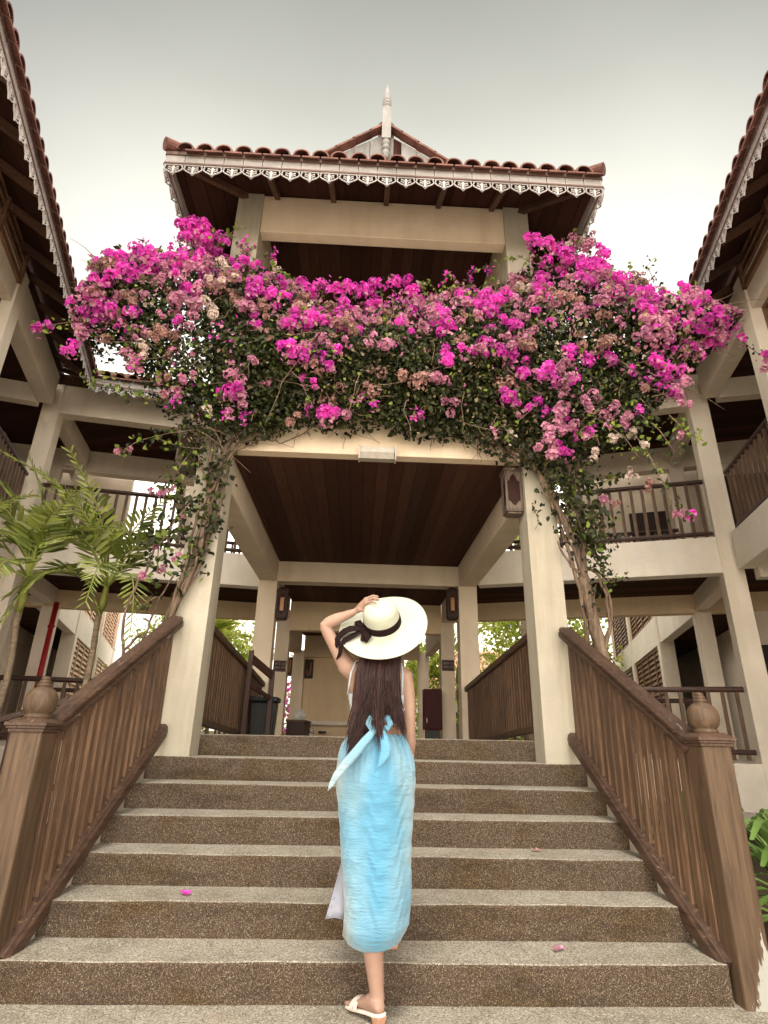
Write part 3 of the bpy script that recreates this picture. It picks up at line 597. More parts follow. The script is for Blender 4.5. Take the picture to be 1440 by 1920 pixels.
def corridor(s, A, u, n, Lc, Pw, uw, nw, Pe, ue, ne, label, louv, d2, dext, lwood):
    P0 = (A[0]+u[0]*Lc/2, A[1]+u[1]*Lc/2)
    bd = empty('corridor_building', (P0[0], P0[1], .4), label, 'building', 'cream galleried buildings round the court')
    def bx(name, P, U, N, b, mt='plaster_gallery', lb=None, bev=.008):
        mb = MB(P, U, N); mb.box(*b); return mb.build(name, M[mt], bd, lb, bevel=bev)
    dep = 2.15
    # back wing along the corridor
    bx('slab_edge', A, u, n, (.0, Lc-.1, -.22, 0, ZS0, ZS1), 'plaster_white', 'pale slab edge of the upper gallery')
    bx('plinth', A, u, n, (.0, Lc+.25, -dep, .004, -.02 if s < 0 else .39, .955), 'plaster_white')
    bx('floor', A, u, n, (.0, Lc+2.4, -dep-.2, -.22, ZC1+.1, ZS1-.02), 'floor', None, 0)
    u0 = -.86 if s > 0 else -.42
    mb = MB(A, u, n); q4 = [(u0, -dep), (Lc+2.4, -dep), (Lc+2.4, -.22), (.0, -.22)]; mb.hexa([(a_, b_, ZC1) for a_, b_ in q4]+[(a_, b_, ZC1+.09) for a_, b_ in q4]); mb.build('ceiling', M['ceilx'], bd)
    bx('beam', A, u, n, (u0, Lc+2.4, -dep-.22, -dep, 3.33, ZS1-.03), 'plaster_shade')
    bx('beam', A, u, n, (Lc-.1, Lc+.10, -dep, -.22, 3.38, ZC1+.02))
    bx('beam', A, u, n, (.0, Lc-.1, -.22, 0, ZB0, ZB1))
    bx('beam', A, u, n, (.0, Lc+2.4, -dep-.22, -dep, 6.16, 6.72))
    bx('wall_plate', A, u, n, (.0, Lc+.3, -.16, -.03, ZB1, 7.10), 'rafter', None, 0)
    bx('wall_plate', Pw, uw, nw, (-.3, 8.0, -.16, -.03, ZB1, 7.10), 'rafter', None, 0)
    bx('beam', A, u, n, (Lc-.08, Lc+.12, -dep, -.20, ZB0-.02, ZB1-.2))
    bx('ceiling', A, u, n, (.0, Lc+2.4, -dep, -.22, 6.63, 6.70), 'ceilx', None, 0)
    bx('column', A, u, n, (Lc-.12, Lc+.16, -.26, .015, -.02, ZB1))
    bx('column', A, u, n, (Lc-.12, Lc+.14, -dep-.26, -dep, ZG-.4, 6.62))
    bx('column', A, u, n, (Lc*.42, Lc*.42+.2, -dep-.21, -dep+.01, ZS1, 6.2)) if s > 0 else None
    bx('wall', A, u, n, (Lc-(1.9 if s > 0 else .75), Lc+2.0, -dep-1.3, -dep-1.15, ZS1-.2, 6.9))
    bx('door', A, u, n, (Lc-(.8 if s > 0 else .45), Lc+(-.05 if s > 0 else .25), -dep-1.15, -dep-1.10, ZS1, 5.7), 'doorwood')
    bx('beam', A, u, n, (Lc-2.05, Lc-1.85, -dep-1.5, -dep-.22, 5.75, 6.2))
    bx('column', A, u, n, (Lc-2.08, Lc-1.86, -dep-1.45, -dep-1.2, ZS1-.4, 6.9))
    rail(bd, A, u, n, .0, Lc-.13, -.09, ZS1+.03, 5.0, .155)
    rail(bd, A, u, n, .0, Lc-.13, -dep-.10, ZS1+.03, 4.95, .155)
    rail(bd, A, u, n, .0 if s > 0 else .0, Lc-.14, -.09, ZG+.08, 1.91, .17)
    rail(bd, A, u, n, .0, Lc-.13, -dep-.10, ZG+.02, 1.88, .17)
    # side wing towards the photographer
    bx('slab_edge', Pw, uw, nw, (.12, 8.0, -.22, 0, ZS0, ZS1), 'plaster_white')
    bx('floor', Pw, uw, nw, (-.1, 8.0, -2.4, -.22, ZC1+.1, ZS1-.02), 'floor', None, 0)
    bx('ceiling', Pw, uw, nw, (-.1, 8.0, -2.27, -.22, ZC1-.004, ZC1+.09), 'ceilx', None, 0)
    bx('beam', Pw, uw, nw, (.12, 8.0, -.24, 0, ZB0, ZB1))
    bx('beam', Pw, uw, nw, (-.02, .16, -2.3, -.24, ZB0-.02, ZB1-.02))
    bx('beam', Pw, uw, nw, (-.02, .16, -2.3, -.24, 3.36, ZC1+.02))
    bx('ceiling', Pw, uw, nw, (-3.0, 8.0, -2.3, -.24, 6.615, 6.70), 'ceilx', None, 0)
    bx('column', Pw, uw, nw, (d2, d2+.27, -.27, .03, -.02, ZB1+.02))
    bx('column', Pw, uw, nw, (d2+2.1, d2+2.37, -.27, .03, -.02, ZB1+.02))
    bx('wall', Pw, uw, nw, (-4.6, 8.0, -2.45, -2.25, ZG, 6.7))
    bx('wall', A, u, n, (Lc+.4, Lc+2.3, -dep-.2, -dep-.03, ZS1-.05, 6.2))
    bx('door', A, u, n, (Lc+.75, Lc+1.6, -dep-.03, -dep+.02, ZS1, 5.9), 'doorwood')
    bx('wall', A, u, n, (Lc+.5, Lc+2.3, -dep-.2, -dep-.03, ZG-.2, 3.36))
    bx('door', A, u, n, (Lc+.65, Lc+1.6, -dep-.03, -dep+.02, ZG, 2.75), 'doorwood')
    bx('plinth', Pw, uw, nw, (.0, 8.0, -2.45, -.004, -.02 if s < 0 else .39, .955), 'plaster_white')
    for dd in (.5, 3.2): bx('door', Pw, uw, nw, (dd, dd+.95, -2.25, -2.2, ZG, 3.0), 'doorwood')
    for dd in (.9, 3.6): bx('door', Pw, uw, nw, (dd, dd+.95, -2.25, -2.2, ZS1, 5.9), 'doorwood')
    rail(bd, Pw, uw, nw, .16, d2-.02, -.09, ZS1+.03, 5.0, .145)
    rail(bd, Pw, uw, nw, .16, d2-.02, -.09, ZG+.08, 1.91, .15)
    louvre_panel(bd, Pw, uw, nw, d2+.29, d2+2.08, -.12, ZS1, ZB0, 'louvre', div=.9)
    louvre_panel(bd, Pw, uw, nw, d2+.29, d2+2.08, .035, ZB0+.30, ZB1+.62, 'louvre', div=.9)
    bx('beam', Pw, uw, nw, (d2+.27, d2+2.1, -.1, .045, ZB0+.02, ZB0+.28)) if False else None
    # extension wing beyond the corridor
    ez = [(0, dext, 'open'), (dext, dext+9.5, 'louvre')]
    bx('slab_edge', Pe, ue, ne, (0, 13.5, -.22, 0, 3.36, ZS1), 'plaster_white', 'sunlit slab edge of the rear wing')
    bx('wall', Pe, ue, ne, (-.3, 13.5, -1.5, -1.3, .6, 6.6))
    bx('door', Pe, ue, ne, (1.3, 2.3, -1.3, -1.24, .7, 2.95), 'doorwood')
    bx('ceiling', Pe, ue, ne, (0, 13.5, -1.3, -.2, 3.52, 3.6), 'ceilx', None, 0)
    bx('plinth', Pe, ue, ne, (0, 13.5, -1.5, 0, 0, .9), 'plaster_white')
    for dd in (dext, dext+4.4, dext+8.8):
        bx('column', Pe, ue, ne, (dd, dd+.3, -.3, .03, 0, 6.6))
    bx('beam', Pe, ue, ne, (0, 13.5, -.2, .01, 6.2, 6.7))
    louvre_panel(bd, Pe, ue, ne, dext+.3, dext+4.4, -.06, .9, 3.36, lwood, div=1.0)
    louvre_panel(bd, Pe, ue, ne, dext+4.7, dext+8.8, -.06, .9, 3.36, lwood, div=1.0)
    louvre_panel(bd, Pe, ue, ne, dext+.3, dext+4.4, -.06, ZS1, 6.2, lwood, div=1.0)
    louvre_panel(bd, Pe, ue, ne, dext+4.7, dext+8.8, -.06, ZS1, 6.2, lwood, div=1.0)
    # roofs: eave .6 outside the facade
    tn = .62; oh = .60; zt = 6.765
    Ae = (A[0]+n[0]*oh, A[1]+n[1]*oh); We = (Pw[0]+nw[0]*oh, Pw[1]+nw[1]*oh)
    # corner of the two eave lines
    det = u[0]*(-uw[1])-(-uw[0])*u[1]; rx, ry = We[0]-Ae[0], We[1]-Ae[1]
    ac = (rx*(-uw[1])-(-uw[0])*ry)/det; wc = (u[0]*ry-u[1]*rx)/det
    DD = 3.2; rx2, ry2 = rx-nw[0]*DD+n[0]*DD, ry-nw[1]*DD+n[1]*DD
    av = (rx2*(-uw[1])-(-uw[0])*ry2)/det; wv_ = (u[0]*ry2-u[1]*rx2)/det; h2 = DD*tn
    mb = MB(Ae, u, n); q4 = [(-.05, 0), (ac, 0), (av, -DD), (-.05, -DD)]
    mb.add([(a_, b_, zt-.03-b_*tn) for a_, b_ in q4]+[(a_, b_, zt-b_*tn) for a_, b_ in q4], [(3, 2, 1, 0), (0, 1, 5, 4)], 0); mb.add([(a_, b_, zt-b_*tn) for a_, b_ in q4], [(0, 1, 2, 3)], 1)
    mb.frame(We, uw, nw); q4 = [(wc, 0), (8, 0), (8, -DD), (wv_, -DD)]
    mb.add([(a_, b_, zt-.03-b_*tn) for a_, b_ in q4]+[(a_, b_, zt-b_*tn) for a_, b_ in q4], [(3, 2, 1, 0), (0, 1, 5, 4)], 0); mb.add([(a_, b_, zt-b_*tn) for a_, b_ in q4], [(0, 1, 2, 3)], 1)
    rf_ = mb.build('roof', [M['soffit'], M['terra']], bd, recalc=False)
    tiles(Ae, u, n, .0, ac, zt, tn, lambda a: 3.1, rf_); eave_trim(Ae, u, n, .0, ac, zt-.005, rf_)
    tiles(We, uw, nw, wc, 7.6, zt, tn, lambda a: 3.1, rf_); eave_trim(We, uw, nw, wc, 7.6, zt-.005, rf_)
    d = .5
    while d < 7.5:
        mb = MB(We, uw, nw); mb.bar((d, -.04, zt-.08), (d, -.66, zt+.30), .06, .09); mb.build('rafter', M['rafter'], rf_); d += .62
    d = .4
    while d < ac-.2:
        mb = MB(Ae, u, n); mb.bar((d, -.04, zt-.08), (d, -.66, zt+.30), .06, .09); mb.build('rafter', M['rafter'], rf_); d += .62
    mb = MB(); c0 = (Ae[0]+u[0]*ac, Ae[1]+u[1]*ac); mb.bar((c0[0], c0[1], zt-.07), (Pw[0], Pw[1], zt+.32), .07, .1); mb.build('rafter', M['rafter'], rf_)
    return bd
def un(x, y): L = math.hypot(x, y); return (x/L, y/L)
uR = un(3.45, -1.21); nR = (uR[1], -uR[0])
uWR = un(-.257, -.966); nWR = (uWR[1], -uWR[0])
corridor(1, (1.77, 8.87), uR, nR, 3.65, (5.24, 7.62), uWR, nWR, (5.98, 10.0), un(.30, .954), un(-.954, .30),
         'cream galleried building right of the pavilion with dark balcony rails and pale shaded slabs', True, 1.95, 3.45, 'louvre')
uL = un(-3.80, -.70); nL = (-uL[1], uL[0])
uWL = un(.27, -.963); nWL = (-uWL[1], uWL[0])
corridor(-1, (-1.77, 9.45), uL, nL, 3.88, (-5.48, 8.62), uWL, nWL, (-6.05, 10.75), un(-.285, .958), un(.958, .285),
         'cream galleried building left of the pavilion, behind the palms, with louvred rear wing coloured as sunlit', True, 2.45, 3.9, 'louvre_sunlit')

# ------------------------------------------------------------------ leaf / petal clouds
class Cloud:
    def __init__(s): s.v = []; s.f = []; s.k = 0
    def quads(s, P, N, U, L, Wd, fold=.25, shape='leaf'):
        """P centre (n,3), N normal, U long axis; adds pointed folded leaves"""
        n = len(P)
        if n == 0: return
        U = U/np.linalg.norm(U, axis=1)[:, None]
        N = N-(N*U).sum(1)[:, None]*U; N /= np.linalg.norm(N, axis=1)[:, None]+1e-9
        V = np.cross(N, U); L = L[:, None]; Wd = Wd[:, None]
        base = P-U*L*.5; tip = P+U*L*.5-N*L*.14
        l1 = P-U*L*.24+V*Wd*.44+N*Wd*fold; l2 = P+U*L*.14+V*Wd*.40+N*Wd*fold*.8; r1 = P-U*L*.24-V*Wd*.44+N*Wd*fold; r2_ = P+U*L*.14-V*Wd*.40+N*Wd*fold*.8
        vv = np.stack([base, l1, l2, tip, r2_, r1], 1).reshape(-1, 3)
        i = s.k+np.arange(n)*6
        for q in ((0, 1, 2), (0, 2, 3), (0, 3, 4), (0, 4, 5)): s.f.append(np.stack([i+q[0], i+q[1], i+q[2]], 1))
        s.v.append(vv); s.k += 6*n
    def build(s, name, m_, parent, label=None):
        v = np.concatenate(s.v); f = np.concatenate(s.f); c = (v.min(0)+v.max(0))/2
        me = bpy.data.meshes.new(name); me.vertices.add(len(v)); me.vertices.foreach_set('co', (v-c).astype(np.float32).ravel())
        me.loops.add(len(f)*3); me.loops.foreach_set('vertex_index', f.ravel().astype(np.int32)); me.polygons.add(len(f))
        me.polygons.foreach_set('loop_start', np.arange(0, len(f)*3, 3, dtype=np.int32)); me.polygons.foreach_set('loop_total', np.full(len(f), 3, dtype=np.int32))
        me.materials.append(m_); me.update(); me.validate()
        o = link(name, me, parent, c)
        if label: o['label'] = label
        return o
def rdir(n):
    d = rng.normal(size=(n, 3)); return d/np.linalg.norm(d, axis=1)[:, None]
def leaves(cl, P, out, size=.055, jit=.5, droop=.4):
    n = len(P); N = out*.8+rdir(n)*.8+np.array([0, 0, .25]); U = rdir(n)*.8+np.array([0, 0, -droop])+out*.15
    L = size*rng.uniform(.65, 1.3, n); cl.quads(P, N, U, L, L*rng.uniform(.6, .8, n), .18)
def floret(cl, c, out, size, n=3):
    """three papery bracts round a point, opening towards out"""
    m_ = len(c); a0 = rng.uniform(0, 6.28, m_)
    ref = np.cross(out, rdir(m_)); ref /= np.linalg.norm(ref, axis=1)[:, None]; b = np.cross(out, ref)
    for j in range(n):
        a = a0+j*2*math.pi/n; d = ref*np.cos(a)[:, None]+b*np.sin(a)[:, None]
        L = size*rng.uniform(.8, 1.2, m_); cl.quads(c+d*L[:, None]*.42+out*L[:, None]*.15, out*.7-d*.75+rdir(m_)*.15, d+out*.55, L, L*.95, .12)

# outline of the bougainvillea mass (x, top z, bottom z), measured at y = 4.8
XT = np.array([-3.10, -2.93, -2.66, -2.3, -2.09, -1.75, -1.45, -1.05, -.67, -.3, .126, .6, 1.13, 1.45, 1.75, 2.05, 2.34, 2.55, 2.86, 3.1, 3.32, 3.46, 3.58, 3.70])
ZT = np.array([5.10, 5.80, 6.12, 6.28, 6.42, 6.26, 6.06, 5.80, 5.58, 5.58, 5.72, 5.72, 5.94, 6.12, 6.34, 6.36, 6.46, 6.34, 5.98, 5.90, 5.86, 5.68, 5.50, 5.34])
XB = np.array([-3.10, -2.88, -2.6, -2.3, -2.05, -1.67, -1.16, -.7, -.36, .0, .36, .8, 1.23, 1.6, 2.02, 2.5, 2.9, 3.15, 3.4, 3.70])
ZB = np.array([4.95, 4.98, 4.72, 4.35, 4.05, 3.85, 3.86, 4.02, 3.98, 4.05, 3.93, 3.98, 3.72, 3.62, 3.80, 4.05, 4.42, 4.86, 5.10, 5.28])
def zt(x): return np.interp(x, XT, ZT)
def zb(x): return np.interp(x, XB, ZB)
def vnoise(x, z, sc, seed):
    r_ = np.random.default_rng(seed); o = 0
    for k in range(5):
        a, b_, p = r_.uniform(-1, 1, 2), r_.uniform(0, 6.28), 0
        o = o+np.sin((x*a[0]+z*a[1])*sc*(1+.5*k)+b_)/(1+.35*k)
    return o/2.6
def yfront(x, s, z):
    """depth of the outer surface: bulges towards the court"""
    return 5.02-.50*np.sin(np.pi*np.clip(s*.86+.12, 0, 1))**.8-.10*vnoise(x, z, 4.5, 3)
def sample(n, band=None):
    x = rng.uniform(-3.08, 3.69, n); s = rng.uniform(0, 1, n); a, b_ = zb(x), zt(x); z = a+s*(b_-a); return x, s, z
sh = lambda x: np.abs(x-.1)
def plant(side, split=.12):
    name = 'left' if side < 0 else 'right'
    lab = ('bougainvillea on the left column with twisted grey stems and a mound of magenta bracts' if side < 0 else
           'bougainvillea on the right column, mottled trunk, magenta bracts reaching out and trailing sprigs')
    root = empty('bougainvillea', (-1.95 if side < 0 else 2.1, 5.2, 0), lab, 'climbing plant', 'bougainvilleas over the pavilion front')
    keep = (lambda x: x < split+.25*np.sin(x*9)) if side < 0 else (lambda x: x >= split+.25*np.sin(x*9))
    L = Cloud(); Nn = Cloud(); Dy = Cloud(); B1 = Cloud(); B2 = Cloud(); B3 = Cloud(); B4 = Cloud()
    # inner foliage
    n = 62000 if side > 0 else 52000; x, s, z = sample(n*2); k = keep(x); x, s, z = x[k][:n], s[k][:n], z[k][:n]
    out_ = np.where(np.abs(x) > 1.8, 1, 0)
    th = np.where(out_, .60, .50); yf = yfront(x, s, z); y = yf+rng.uniform(0, 1, len(x))**1.5*th
    # keep off the beam below its top, and thin out the free-hanging sides so that sky shows
    dens = .5+.5*vnoise(x, z, 5.5, 11); edge = np.minimum(s, 1-s)*4
    pr = np.where(out_ == 1, np.where(x < 0, np.clip(.16+.75*dens, .05, .8), np.clip(.45+.6*dens, .2, 1)), np.clip(.55+.5*dens, .3, 1.0)); pr = pr*np.clip(.35+edge, 0, 1)
    pr = np.where((s > .55), pr*.62, pr)
    k = (rng.uniform(0, 1, len(x)) < pr) & ~((np.abs(x) < 1.78) & (z < 4.42) & (y > 5.06)) & ~((np.abs(np.abs(x)-1.62) < .16) & (y > 5.05) & (y < 5.39))
    P = np.stack([x, y, z], 1)[k]; out = np.stack([np.zeros(len(P)), -np.ones(len(P)), .35*np.ones(len(P))], 1)
    dry = rng.uniform(0, 1, len(P)) < np.where(np.abs(P[:, 0]-.6) < 1.4, .05+.16*np.clip(vnoise(P[:, 0], P[:, 2], 5, 77)+.4, 0, 1), .04)
    leaves(L, P[~dry], out[~dry], .055); leaves(Dy, P[dry], out[dry], .042)
    # young leaves on the outside
    x, s, z = sample(2600); k = keep(x); x, s, z = x[k], s[k], z[k]; y = yfront(x, s, z)-rng.uniform(-.05, .06, len(x))
    k = rng.uniform(0, 1, len(x)) < np.clip(.25+.9*vnoise(x, z, 7, 5), 0, .8)
    P = np.stack([x, y, z], 1)[k]; leaves(Nn, P, np.tile([0, -1, .5], (len(P), 1)), .042)
    # flower clusters
    cl = []
    m_ = 3000
    x, s, z = sample(m_); k = keep(x); x, s, z = x[k], s[k], z[k]
    H = zt(x)-zb(x); dt = zt(x)-z                      # distance below the top outline
    a = np.abs(x-.15)
    pf = np.where(a < 1.5, np.clip(1.0-dt*.66, .07, 1), np.clip(1.05-dt*.38, .16, 1))     # likelihood
    pf = np.where((x > 1.3), np.clip(1.08-dt*.40, .18, 1), pf); pf = np.where(x < -1.9, np.clip(1.1-dt*.32, .25, 1), pf)
    pf = np.where((x > -1.9) & (x < -1.2) & (dt > 1.2), .06, pf)
    k = rng.uniform(0, 1, len(x)) < pf*(.46+.42*vnoise(x, z, 6, 21)); x, s, z, dt = x[k], s[k], z[k], dt[k]
    order = np.argsort(rng.uniform(0, 1, len(x))); pts = []
    for i in order:
        y = float(yfront(x[i], s[i], z[i]))+rng.uniform(-.10, .06)
        if dt[i] < .18: y += rng.uniform(0, .28)
        if all((x[i]-q[0])**2+(z[i]-q[2])**2+.3*(y-q[1])**2 > .095**2 for q in pts): pts.append((x[i], y, z[i], dt[i], s[i]))
    for (px, py, pz, d_, s_) in pts:
        r_ = rng.uniform(.035, .11)
        fresh = rng.uniform() < (.62-.32*min(d_, 1.4)/1.4) if px < 1.0 else rng.uniform() < .54
        kind = 'f' if fresh else ('p' if rng.uniform() < (.55 if px < 1 else .78) else ('o' if rng.uniform() < .9 else 'w'))
        cl.append((px, py, pz, r_, kind))
    cl += EXTRA[side]
    for (px, py, pz, r_, kind) in cl:
        T = {'f': B1, 'p': B2, 'o': B3, 'w': B4}[kind]; sz = .0265 if kind != 'f' else .028
        nsub = max(2, int(rng.integers(3, 6)*r_/.08)); ax = rng.normal(size=3)*np.array([1, .25, .8]); ax /= np.linalg.norm(ax)
        for q in range(nsub):
            off = ax*rng.uniform(-1, 1)*r_*.95+rng.normal(size=3)*r_*np.array([.42, .22, .42]); rs = r_*rng.uniform(.34, .62)
            n = int(18*(rs/.045)**1.5)+3; d = rdir(n); d[:, 1] = -np.abs(d[:, 1])*1.0; d[:, 2] += .15; d /= np.linalg.norm(d, axis=1)[:, None]
            c = np.array([px, py, pz])+off+d*(rs*rng.uniform(.5, 1.15, n)[:, None]); floret(T, c, d, sz*rng.uniform(.8, 1.25))
        if kind == 'f':        # older florets at the back and foot of fresh clusters
            nn = int(90*r_); d2 = rdir(nn); d2[:, 2] = -np.abs(d2[:, 2]); floret(B2, np.array([px, py+.015, pz-r_*.45])+d2*r_*.95, d2, .028)
        if rng.uniform() < .5: P = np.array([px, py-.01, pz])+rdir(4)*r_*1.1; leaves(L if rng.uniform() < .6 else Nn, P, np.tile([0, -1, .4], (4, 1)), .05)
    # scattered single florets filling the flowering zone
    x, s, z = sample(13000); k = keep(x); x, s, z = x[k], s[k], z[k]; dt = zt(x)-z; a = np.abs(x-.15)
    pf = np.where(a < 1.5, np.clip(.75-dt*.75, .03, .8), np.clip(.8-dt*.40, .05, .8))*np.clip(.45+.9*vnoise(x, z, 5.2, 33), .05, 1)
    k = rng.uniform(0, 1, len(x)) < pf; x, s, z = x[k], s[k], z[k]; P = np.stack([x, yfront(x, s, z)-rng.uniform(-.05, .08, len(x)), z], 1); d = rdir(len(P)); d[:, 1] = -np.abs(d[:, 1]); typ = rng.uniform(0, 1, len(P))+.22*vnoise(x, z, 3.5, 44)
    for lo, hi, T in ((-9, .26, B1), (.26, .74, B2), (.74, .96, B3), (.96, 9, B4)):
        k = (typ >= lo) & (typ < hi)
        if k.sum(): floret(T, P[k], d[k], .026)
    # loose sprays arching out of the outline
    for i in range(46):
        xs_ = rng.uniform(-3.1, split) if side < 0 else rng.uniform(split, 3.6); top = rng.uniform() < .7
        z0 = float(zt(xs_))-.06 if top else float(zb(xs_))+.25; y0 = float(yfront(xs_, .95 if top else .1, z0))-.02; p = np.array([xs_, y0, z0]); d = np.array([rng.normal()*.5, -.25, .9 if top else -.5]); q = [p.copy()]
        for j in range(5): d = d+np.array([rng.normal()*.25, -.05, -.16]); p = p+d/np.linalg.norm(d)*rng.uniform(.03, .055); q.append(p.copy())
        q = np.array(q); P = q[rng.integers(1, 6, 9)]+rng.normal(size=(9, 3))*.014; leaves(L if rng.uniform() < .5 else Nn, P, np.tile([0, -1, .4], (9, 1)), .045)
        if rng.uniform() < .7: P = q[rng.integers(3, 6, 12)]+rng.normal(size=(12, 3))*.022; dd = rdir(12); dd[:, 1] = -abs(dd[:, 1]); floret([B1, B2, B4][int(rng.choice(3, p=[.5, .4, .1]))], P, dd, .026)
        SPR[side].append([tuple(v_) for v_ in q])
    # trails of leaves along thin stems
    tw = MB()
    for pts_, rad, nl, size, young, flo in TRAILS[side]:
        pts_ = [np.array(p) for p in pts_]; tw.tube([tuple(p) for p in pts_], [rad*(1-.5*i/len(pts_)) for i in range(len(pts_))], 5)
        segs = np.array([np.linalg.norm(pts_[i+1]-pts_[i]) for i in range(len(pts_)-1)]); cum = np.concatenate([[0], np.cumsum(segs)])
        tt = rng.uniform(0, cum[-1], nl); P = np.stack([np.interp(tt, cum, [p[j] for p in pts_]) for j in range(3)], 1); P += rng.normal(size=P.shape)*flo
        P[:, 1] = np.where((np.abs(np.abs(P[:, 0])-1.62) < .17) & (P[:, 1] > 5.04), 5.04-rng.uniform(0, .1, len(P)), P[:, 1])
        o2 = rdir(nl); o2[:, 1] -= .6; k = rng.uniform(0, 1, nl) < young
        leaves(Nn, P[k], o2[k], size); leaves(L, P[~k], o2[~k], size)
    trunk = MB()
    for pts_, r0, r1 in STEMS[side]:
        pts_ = [Vector(p) for p in pts_]; q = []
        for i in range(len(pts_)-1):
            for j in range(4):
                t_ = j/4; p0 = pts_[max(i-1, 0)]; p1 = pts_[i]; p2 = pts_[i+1]; p3 = pts_[min(i+2, len(pts_)-1)]
                q.append(.5*((2*p1)+(p2-p0)*t_+(2*p0-5*p1+4*p2-p3)*t_*t_+(3*p1-p0-3*p2+p3)*t_**3)+Vector((rng.normal(size=3)*.006).tolist()))
        q.append(pts_[-1]); trunk.tube(q, [r0+(r1-r0)*i/(len(q)-1)*(1+.0*i)+random.uniform(-.08, .12)*r0 for i in range(len(q))], 9)
    for q in SPR[side]: tw.tube(q, [.003]*len(q), 4)
    # woody twigs inside the mass, loose ones at the lower edge
    for i in range(150):
        x = rng.uniform(-2.9, split) if side < 0 else rng.uniform(split, 3.6); s = rng.uniform(.0, .75); z = float(zb(x)+s*(zt(x)-zb(x)))
        y = float(yfront(x, s, z))+rng.uniform(-.03, .12)
        if abs(x) < 1.8 and z < 4.45: y = min(y, 5.03)
        p = np.array([x, y, z]); d = rdir(1)[0]*np.array([1, .25, .55]); d[1] -= .05; q = [tuple(p)]
        for j in range(5): d = d+rng.normal(size=3)*.28; d[1] *= .4; p = p+d*rng.uniform(.05, .1); p[1] = min(p[1], 5.04) if abs(p[0]) < 1.8 and p[2] < 4.5 else p[1]; q.append(tuple(p))
        tw.tube(q, [.0055*(1-.12*j) for j in range(6)], 4)
    for i in range(16):
        x = rng.uniform(-1.35, -.2) if side < 0 else rng.uniform(.35, 1.35); z = float(zb(x))+rng.uniform(0, .15); p = np.array([x, 4.98, z]); q = [tuple(p)]
        d = np.array([rng.uniform(-1, 1), 0, -.25]);
        for j in range(5): d = d+rng.normal(size=3)*np.array([.25, .03, .2]); p = p+d*.055; p[1] = 5.03; q.append(tuple(p))
        tw.tube(q, [.005*(1-.12*j) for j in range(6)], 4)
    trunk.build('trunk', M['bark'], root, smooth=True); tag(tw.build('twigs', M['bark'], root, smooth=True), kind='stuff')
    L.build('foliage', M['leaf'], root, 'dark green leaves'); Nn.build('young_foliage', M['leaf_new'], root, 'bright yellow green young leaves')
    if Dy.v: Dy.build('dry_foliage', M['leaf_dry'], root, 'dry tan leaves and bracts')
    for c_, nm, mm, lb in ((B1, 'blossoms', 'bract', 'fresh magenta bracts'), (B2, 'blossoms', 'bract_pink', 'ageing pink bracts'), (B3, 'faded_blossoms', 'bract_old', 'faded brownish pink bracts'), (B4, 'pale_blossoms', 'bract_white', 'pale whitish bracts')):
        if c_.v: c_.build(nm, M[mm], root, lb)
SPR = {-1: [], 1: []}
